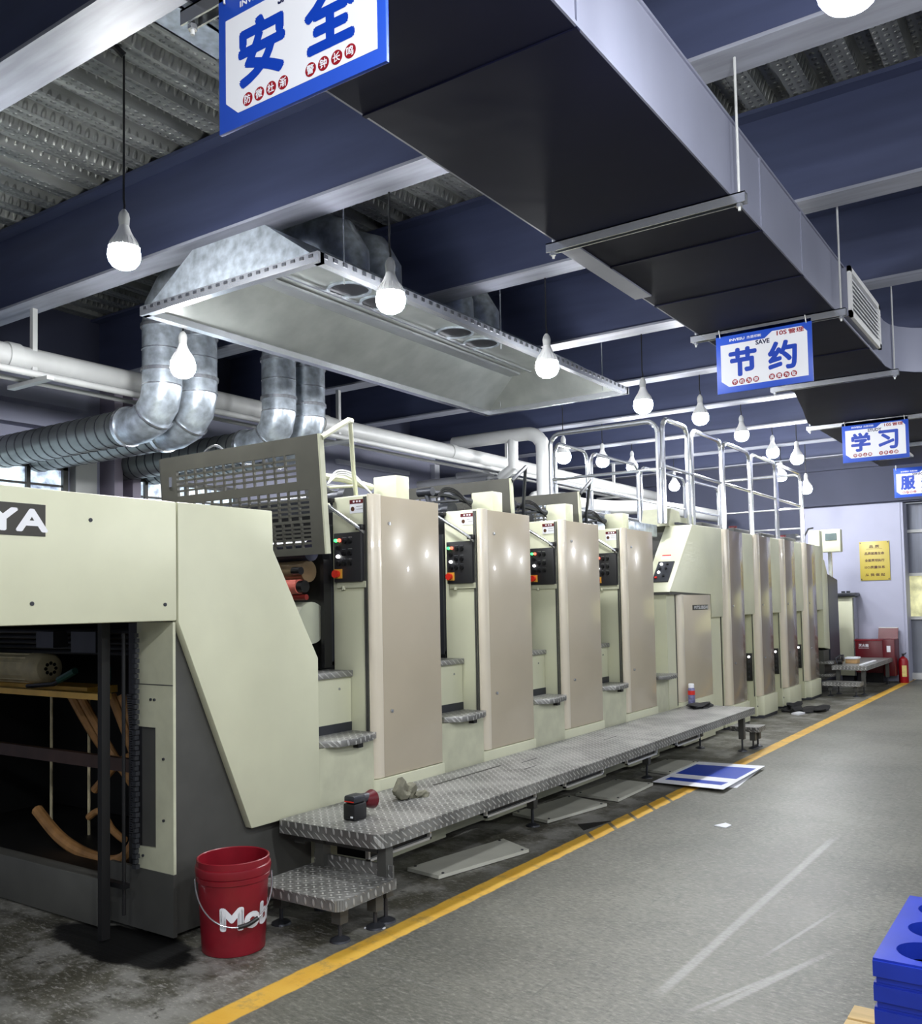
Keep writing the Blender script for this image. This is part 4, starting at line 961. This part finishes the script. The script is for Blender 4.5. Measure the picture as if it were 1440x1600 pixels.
# loose boards on the floor below the walkway
def flat(name, label, cat, pts, z0, z1, m, group=None):
    o = obj(name, MB().poly(pts, 'z', z0, z1), m); tag(o, label, cat, group); return o
def board(pts, lab):
    t = thing('cover_panel', lab, 'panel', (sum(p[0] for p in pts)/4, sum(p[1] for p in pts)/4, 0), 'cover panels lying under the walkway')
    obj('sheet', MB().poly(pts, 'z', .004, .022), board_m, t)
    sc_ = MB(); c = (sum(p[0] for p in pts)/4, sum(p[1] for p in pts)/4)
    for p in pts:
        q = (p[0]+(c[0]-p[0])*.12, p[1]+(c[1]-p[1])*.12); sc_.cyl((*q, .022), (*q, .026), .008, seg=8)
    obj('screw', sc_, gunmetal, t)
board([(-3.02, 3.86), (-2.795, 3.83), (-2.655, 4.497), (-2.90, 4.62)], 'pale cover panel lying on the floor, nearest under the walkway')
board([(-3.20, 5.22), (-2.894, 5.139), (-2.783, 5.772), (-3.12, 5.88)], 'grey cover panel on the floor, second along under the walkway')
board([(-3.12, 5.96), (-2.772, 5.93), (-2.786, 6.578), (-3.1, 6.60)], 'cover panel on the floor touching the blue and white sheet')
board([(-3.11, 7.096), (-2.83, 7.03), (-2.83, 7.63), (-3.10, 7.64)], 'farthest cover panel on the floor, behind the blue and white sheet')
t = thing('printed_sheet', 'white sheet with blue bars lying over the yellow line', 'sheet', (-2.5, 7.1, 0))
sh = [(-2.80, 6.60), (-2.25, 6.58), (-2.262, 7.655), (-2.80, 7.60)]
obj('paper', MB().poly(sh, 'z', .0245, .027), paper, t)
obj('under_paper', MB().poly([(-2.66, 6.72), (-2.22, 6.80), (-2.30, 7.70), (-2.70, 7.72)], 'z', .001, .003), paper, t)
obj('blue_bar', MB().poly([(-2.77, 7.0), (-2.29, 7.0), (-2.29, 7.50), (-2.77, 7.46)], 'z', .0265, .0283).poly([(-2.75, 6.73), (-2.31, 6.72), (-2.30, 6.84), (-2.75, 6.84)], 'z', .0265, .0283), blue_d, t)
flat('paper_scrap', 'small white paper scrap alone on the aisle floor', 'paper', [(-1.98, 5.60), (-1.90, 5.58), (-1.89, 5.66), (-1.94, 5.70)], .001, .006, paper)
flat('tape_scrap', 'dark torn tape scrap on the floor beside the yellow line', 'tape', [(-2.72, 5.22), (-2.62, 5.1), (-2.58, 5.40)], .001, .004, oily)
flat('paper_scrap', 'narrow white paper strip by the platform leg near the pail', 'paper', [(-2.66, 3.09), (-2.58, 3.13), (-2.585, 3.145), (-2.66, 3.105)], .001, .006, paper)

# ================================================================== SMALL THINGS ON AND BY THE PLATFORM
# red pail
bx, by = -2.985, 2.645
t = thing('pail', 'red plastic lubricant pail with white lettering and wire handle', 'bucket', (bx, by, 0))
prof = [(0, .004), (.124, .0), (.128, .004), (.143, .285), (.149, .288), (.150, .306), (.146, .310), (.152, .312), (.155, .335), (.153, .345), (.148, .348), (.148, .372), (.144, .375), (.140, .372), (.139, .30), (.122, .012), (0, .010)]
p = obj('body', MB().lathe(prof, (bx, by, 0), 48), red_p, t)
ang0 = math.atan2(-by, -bx)   # toward the viewer
def on_pail(a, b):
    ang = ang0+.66+a/.138; r = .1292+.0536*(b+.155)
    return Vector((bx+r*math.cos(ang), by+r*math.sin(ang), .155+b))
e = MB(); text(e, 'Mobil', (0, 0, 0), (1, 0, 0), (0, 0, 1), .28, .082, .0065, warp=on_pail)
obj('lettering', e, white, t)
ha = MB(); pts = []
for k in range(13):
    f = k/12; a = ang0-1.45+2.9*f+.1
    rr = .156+.018*math.sin(PI*f); z = .30-.165*math.sin(PI*f)**.9
    pts.append((bx+rr*math.cos(a), by+rr*math.sin(a), z))
obj('handle', MB().tube(pts, .0032, 8, smooth=4), steel, t)
obj('grip', MB().tube(pts[6:9], .009, 10, smooth=3), black, t)
# cordless tool standing on its battery end
tx, ty, tz = -2.90, 3.30, .398
t = thing('power_tool', 'black and red cordless tool standing on the near end of the walkway', 'tool', (tx, ty, tz))
obj('battery', MB().box(tx-.036, tx+.036, ty-.03, ty+.06, tz, tz+.078, .008), black, t)
obj('casing', MB().box(tx-.034, tx+.034, ty-.028, ty+.058, tz+.078, tz+.115, .012).tube([(tx, ty+.02, tz+.085), (tx-.005, ty+.08, tz+.085), (tx-.01, ty+.13, tz+.08)], .024, 14), gunmetal, t)
obj('guard_ring', MB().tube([(tx-.01, ty+.09, tz+.075), (tx-.01, ty+.12, tz+.07), (tx-.01, ty+.15, tz+.068)], lambda f: .028+.018*f, 22), red_c, t)
obj('strip', MB().box(tx-.028, tx+.028, ty-.0285, ty-.026, tz+.085, tz+.09), red_b, t)
obj('mark', MB().box(tx+.012, tx+.026, ty-.0315, ty-.029, tz+.014, tz+.022), white, t)
o = obj('rag', MB().blob((-2.985, 3.80, .398), (.045, .055, .055), .45, 3).blob((-2.93, 3.87, .398), (.03, .05, .022), .3, 5), cloth_g); tag(o, 'crumpled grey green rag on the walkway before the first unit', 'cloth')
o = obj('rag', MB().blob((-3.03, 8.30, .398), (.08, .16, .03), .4, 8), cloth_d); tag(o, 'flat black rag on the far end of the walkway', 'cloth')
o = obj('rag', MB().blob((-3.10, 11.75, 0), (.10, .22, .07), .45, 11).blob((-2.86, 11.9, 0), (.12, .3, .03), .4, 12), cloth_d); tag(o, 'black rag heap on the floor before the third tall unit', 'cloth')
flat('paper_scrap', 'white scrap beside the black rag heap on the floor', 'paper', [(-3.02, 11.35), (-2.93, 11.3), (-2.9, 11.5), (-3.0, 11.55)], .001, .02, paper)
t = thing('spray_can', 'white and red spray can standing on the walkway beside the badged cabinet', 'can', (-3.165, 8.45, .398))
obj('can', MB().lathe([(0, 0), (.032, 0), (.033, .005), (.033, .15), (.028, .165), (0, .17)], (-3.165, 8.45, .398), 20), M('can_print', (120, 120, 160), .3, .2, .5, 40), t)
obj('red_band', MB().lathe([(.0332, .10), (.0336, .10), (.0336, .14), (.0332, .14)], (-3.165, 8.45, .398), 20), red_b, t)
obj('cap', MB().lathe([(.027, .165), (.027, .20), (.022, .205), (0, .206)], (-3.165, 8.45, .398), 16), white, t)

# ================================================================== FAR END: BACK WALL THINGS
t = thing('plaque', 'yellow plaque with brown lettering on the pale back wall', 'sign', (-2.94, 16.45, 1.98))
px0, px1, pz0, pz1 = -3.17, -2.71, 1.66, 2.307
obj('board', MB().box(px0, px1, 16.44, 16.458, pz0, pz1, .003), yellow, t)
e = MB(); R, U = (1, 0, 0), (0, 0, 1); pc = (px0+px1)/2
for s_, dz, wd in (('品 质', .085, .15), ('品质就是生命', .20, .30), ('全面贯彻执行', .315, .30), ('ISO质量体系', .43, .31), ('从 我 做 起', .555, .30)):
    text(e, s_, (pc, 16.4385, pz1-dz), R, U, wd, .045, .0016)
e.box(pc-.12, pc+.12, 16.4378, 16.4395, pz1-.128, pz1-.123)
obj('lettering', e, brown_t, t)
pn = MB()
for a in (px0+.02, px1-.02):
    for b in (pz0+.02, pz1-.02): pn.cyl((a, 16.44, b), (a, 16.432, b), .010, seg=10)
obj('screw', pn, gunmetal, t)
t = thing('fire_box', 'long dark red fire equipment box against the back wall', 'box', (-2.95, 16.2, 0))
obj('body', MB().box(-3.22, -2.80, 16.06, 16.42, .16, .69, .008), red_c, t)
obj('rim', MB().box(-3.225, -2.80, 16.05, 16.42, .675, .695), red_p, t)
e = MB(); text(e, '灭火箱', (-3.09, 16.057, .60), R, U, .15, .05, .0014); e.box(-3.17, -3.01, 16.056, 16.058, .555, .560); obj('lettering', e, paper, t)
obj('plinth', MB().box(-3.2, -2.82, 16.1, 16.4, 0, .16), oily, t)
t = thing('fire_box', 'taller dark red box with raised lid and white notice', 'box', (-2.71, 16.2, 0))
obj('body', MB().box(-2.795, -2.62, 16.0, 16.42, .12, .70, .008), red_c, t)
obj('lid', MB().poly([(16.30, .70), (16.38, .88), (16.41, .88), (16.34, .70)], 'x', -2.91, -2.615), red_c, t)
obj('lid_edge', MB().box(-2.91, -2.615, 16.37, 16.415, .872, .884), ivory, t)
obj('notice', MB().box(-2.735, -2.68, 15.995, 16.0, .50, .60), paper, t)
t = thing('fire_extinguisher', 'red fire extinguisher with yellow label at the wall end', 'extinguisher', (-2.54, 16.25, 0))
obj('cylinder', MB().lathe([(0, 0), (.07, 0), (.074, .01), (.074, .34), (.06, .385), (.03, .41), (.02, .42), (0, .42)], (-2.54, 16.25, 0), 24), red_e, t)
obj('valve', MB().cyl((-2.54, 16.25, .42), (-2.54, 16.25, .45), .016, seg=10).box(-2.56, -2.50, 16.24, 16.26, .45, .465).tube([(-2.54, 16.25, .44), (-2.49, 16.25, .48)], .007, 6), black, t)
lb = MB(); vs = []; fs = []
for k in range(9):
    a = -PI*.55+k*.12; 
    for z in (.1, .28): vs.append((-2.54+.0755*math.cos(a), 16.25+.0755*math.sin(a), z))
for k in range(8): fs.append((2*k, 2*k+2, 2*k+3, 2*k+1))
lb.raw(vs, fs); obj('label', lb, M('yellow_label', (224, 206, 130), .5, 0, .1, 30), t)
# working platform, step and clutter at the feeder
t = platform('work_platform', 'far low work platform in front of the red fire boxes', 'platform', (-2.9, 15.2, 0), rounded(-3.12, -2.66, 13.95, 16.0, .03, ()), .41, .06, [(-2.72, 14.05), (-3.06, 14.05), (-2.72, 15.9), (-3.06, 15.9)])
t = platform('step_stool', 'low step in front of the far work platform', 'step', (-2.9, 13.8, 0), rounded(-3.18, -2.70, 13.62, 13.92, .02, ()), .20, .05, [(-3.10, 13.72), (-2.76, 13.72)])
t = thing('carton', 'small open cardboard box on the far work platform', 'box', (-2.96, 14.6, .41))
obj('carton_body', MB().box(-3.05, -2.89, 14.5, 14.7, .41, .475, .003), cardboard, t)
obj('lid_sheet', MB().box(-3.06, -2.88, 14.48, 14.72, .475, .50, .003), paper, t)
t = thing('hand_tools', 'dark small machine part left of the carton on the far platform', 'tool', (-3.07, 14.2, .41))
obj('part_body', MB().cyl((-3.10, 14.25, .45), (-3.04, 14.25, .45), .04, seg=14).cyl((-3.06, 14.3, .50), (-3.03, 14.3, .50), .05, seg=14), oily, t)
obj('part_arm', MB().tube([(-3.1, 14.2, .43), (-3.12, 14.2, .5), (-3.05, 14.22, .55)], .014, 8), gunmetal, t)
flat('ruler', 'pale flat bar lying along the edge of the far platform', 'bar', [(-2.78, 14.1), (-2.73, 14.1), (-2.73, 15.1), (-2.78, 15.1)], .41, .425, paper)

# ================================================================== PALLETS, BOTTOM RIGHT
px, py0, py1 = -.515, 2.629, 3.255
def holed(xa, ya, nx, ny, p, r, z, m, th, name, parent, inset):
    mb = MB(); seg = 32
    W = nx*p+2*inset; D = ny*p+2*inset
    for i in range(nx):
        for j in range(ny):
            cx = xa+inset+p*(i+.5); cy = ya+inset+p*(j+.5); V = []; Fs = []
            for k in range(seg):
                a = 2*PI*k/seg; c, s = math.cos(a), math.sin(a); q = p/2/max(abs(c), abs(s))
                V += [(cx+r*c, cy+r*s, z), (cx+q*c, cy+q*s, z), (cx+r*c, cy+r*s, z-th)]
            for k in range(seg):
                a, b = 3*k, 3*((k+1) % seg); Fs += [(a, a+1, b+1, b), (a, b, b+2, a+2)]
            mb.raw(V, Fs)
    x1 = xa+W; y1 = ya+D
    for a, b, c, d_ in ((xa, x1, ya, ya+inset), (xa, x1, y1-inset, y1), (xa, xa+inset, ya+inset, y1-inset), (x1-inset, x1, ya+inset, y1-inset)):
        mb.raw([(a, c, z), (b, c, z), (b, d_, z), (a, d_, z)], [(0, 1, 2, 3)])
    g = .006
    ring = [(xa, ya), (x1, ya), (x1, y1), (xa, y1)]
    for i in range(4):
        (a, b), (c, d_) = ring[i], ring[(i+1) % 4]
        mb.raw([(a, b, z), (c, d_, z), (c, d_, z-th), (a, b, z-th)], [(0, 3, 2, 1)])
    mb.raw([(xa, ya, z-th), (x1, ya, z-th), (x1, y1, z-th), (xa, y1, z-th)], [(3, 2, 1, 0)])
    # narrower waist below, where the next one nests
    mb.box(xa+.007, x1-.007, ya+.007, y1-.007, z-.0625, z-th)
    bmesh.ops.remove_doubles(mb.bm, verts=mb.bm.verts, dist=.0005)
    bmesh.ops.bevel(mb.bm, geom=[e for e in mb.bm.edges if len(e.link_faces) == 2 and e.calc_face_angle(0) > 1.2 and abs(e.verts[0].co.z-e.verts[1].co.z) < 1e-4 and abs(e.verts[0].co.z-z) < 1e-4 and (abs(e.verts[0].co.x-e.verts[1].co.x) > .3 or abs(e.verts[0].co.y-e.verts[1].co.y) > .3)], offset=.006, segments=2, affect='EDGES')
    return obj(name, mb, m, parent)
labs = ['topmost blue plastic pallet of the stack, with round holes', 'blue plastic pallet second from the top of the stack', 'lowest blue plastic pallet, resting on the red one']
for k in range(3):
    o = holed(px, py0, 4, 3, .19, .075, .45-.063*k, blue_p, .046, 'plastic_pallet', None, .0205)
    tag(o, labs[k], 'pallet', 'blue plastic pallets in the corner stack')
for k, lab in enumerate(('red plastic pallet directly under the blue ones', 'red plastic pallet lowest in the stack, on the timber pallet')):
    o = holed(px+.010, py0+.01, 4, 3, .186, .072, .45-.063*(3+k), red_b2, .046, 'plastic_pallet', None, .0205); tag(o, lab, 'pallet', 'red plastic pallets in the corner stack')
t = thing('timber_pallet', 'pale timber pallet under the stack of blue pallets', 'pallet', (0, 2.8, 0))
for k in range(6):
    ya = 2.42+k*.112
    obj('top_board', MB().box(-.661, .55, ya, ya+.10, .115, .134, .003), wood, t)
for xx in (-.65, -.05, .45): obj('bearer', MB().box(xx, xx+.09, 2.42, 3.08, .02, .115, .003), wood, t)
obj('base_board', MB().box(-.65, .55, 2.42, 2.52, 0, .02).box(-.65, .55, 2.98, 3.08, 0, .02), wood, t)

bpy.data.objects.remove(_fo); bpy.data.curves.remove(_fc)
for o in bpy.data.objects:
    if '_at' in o: del o['_at']
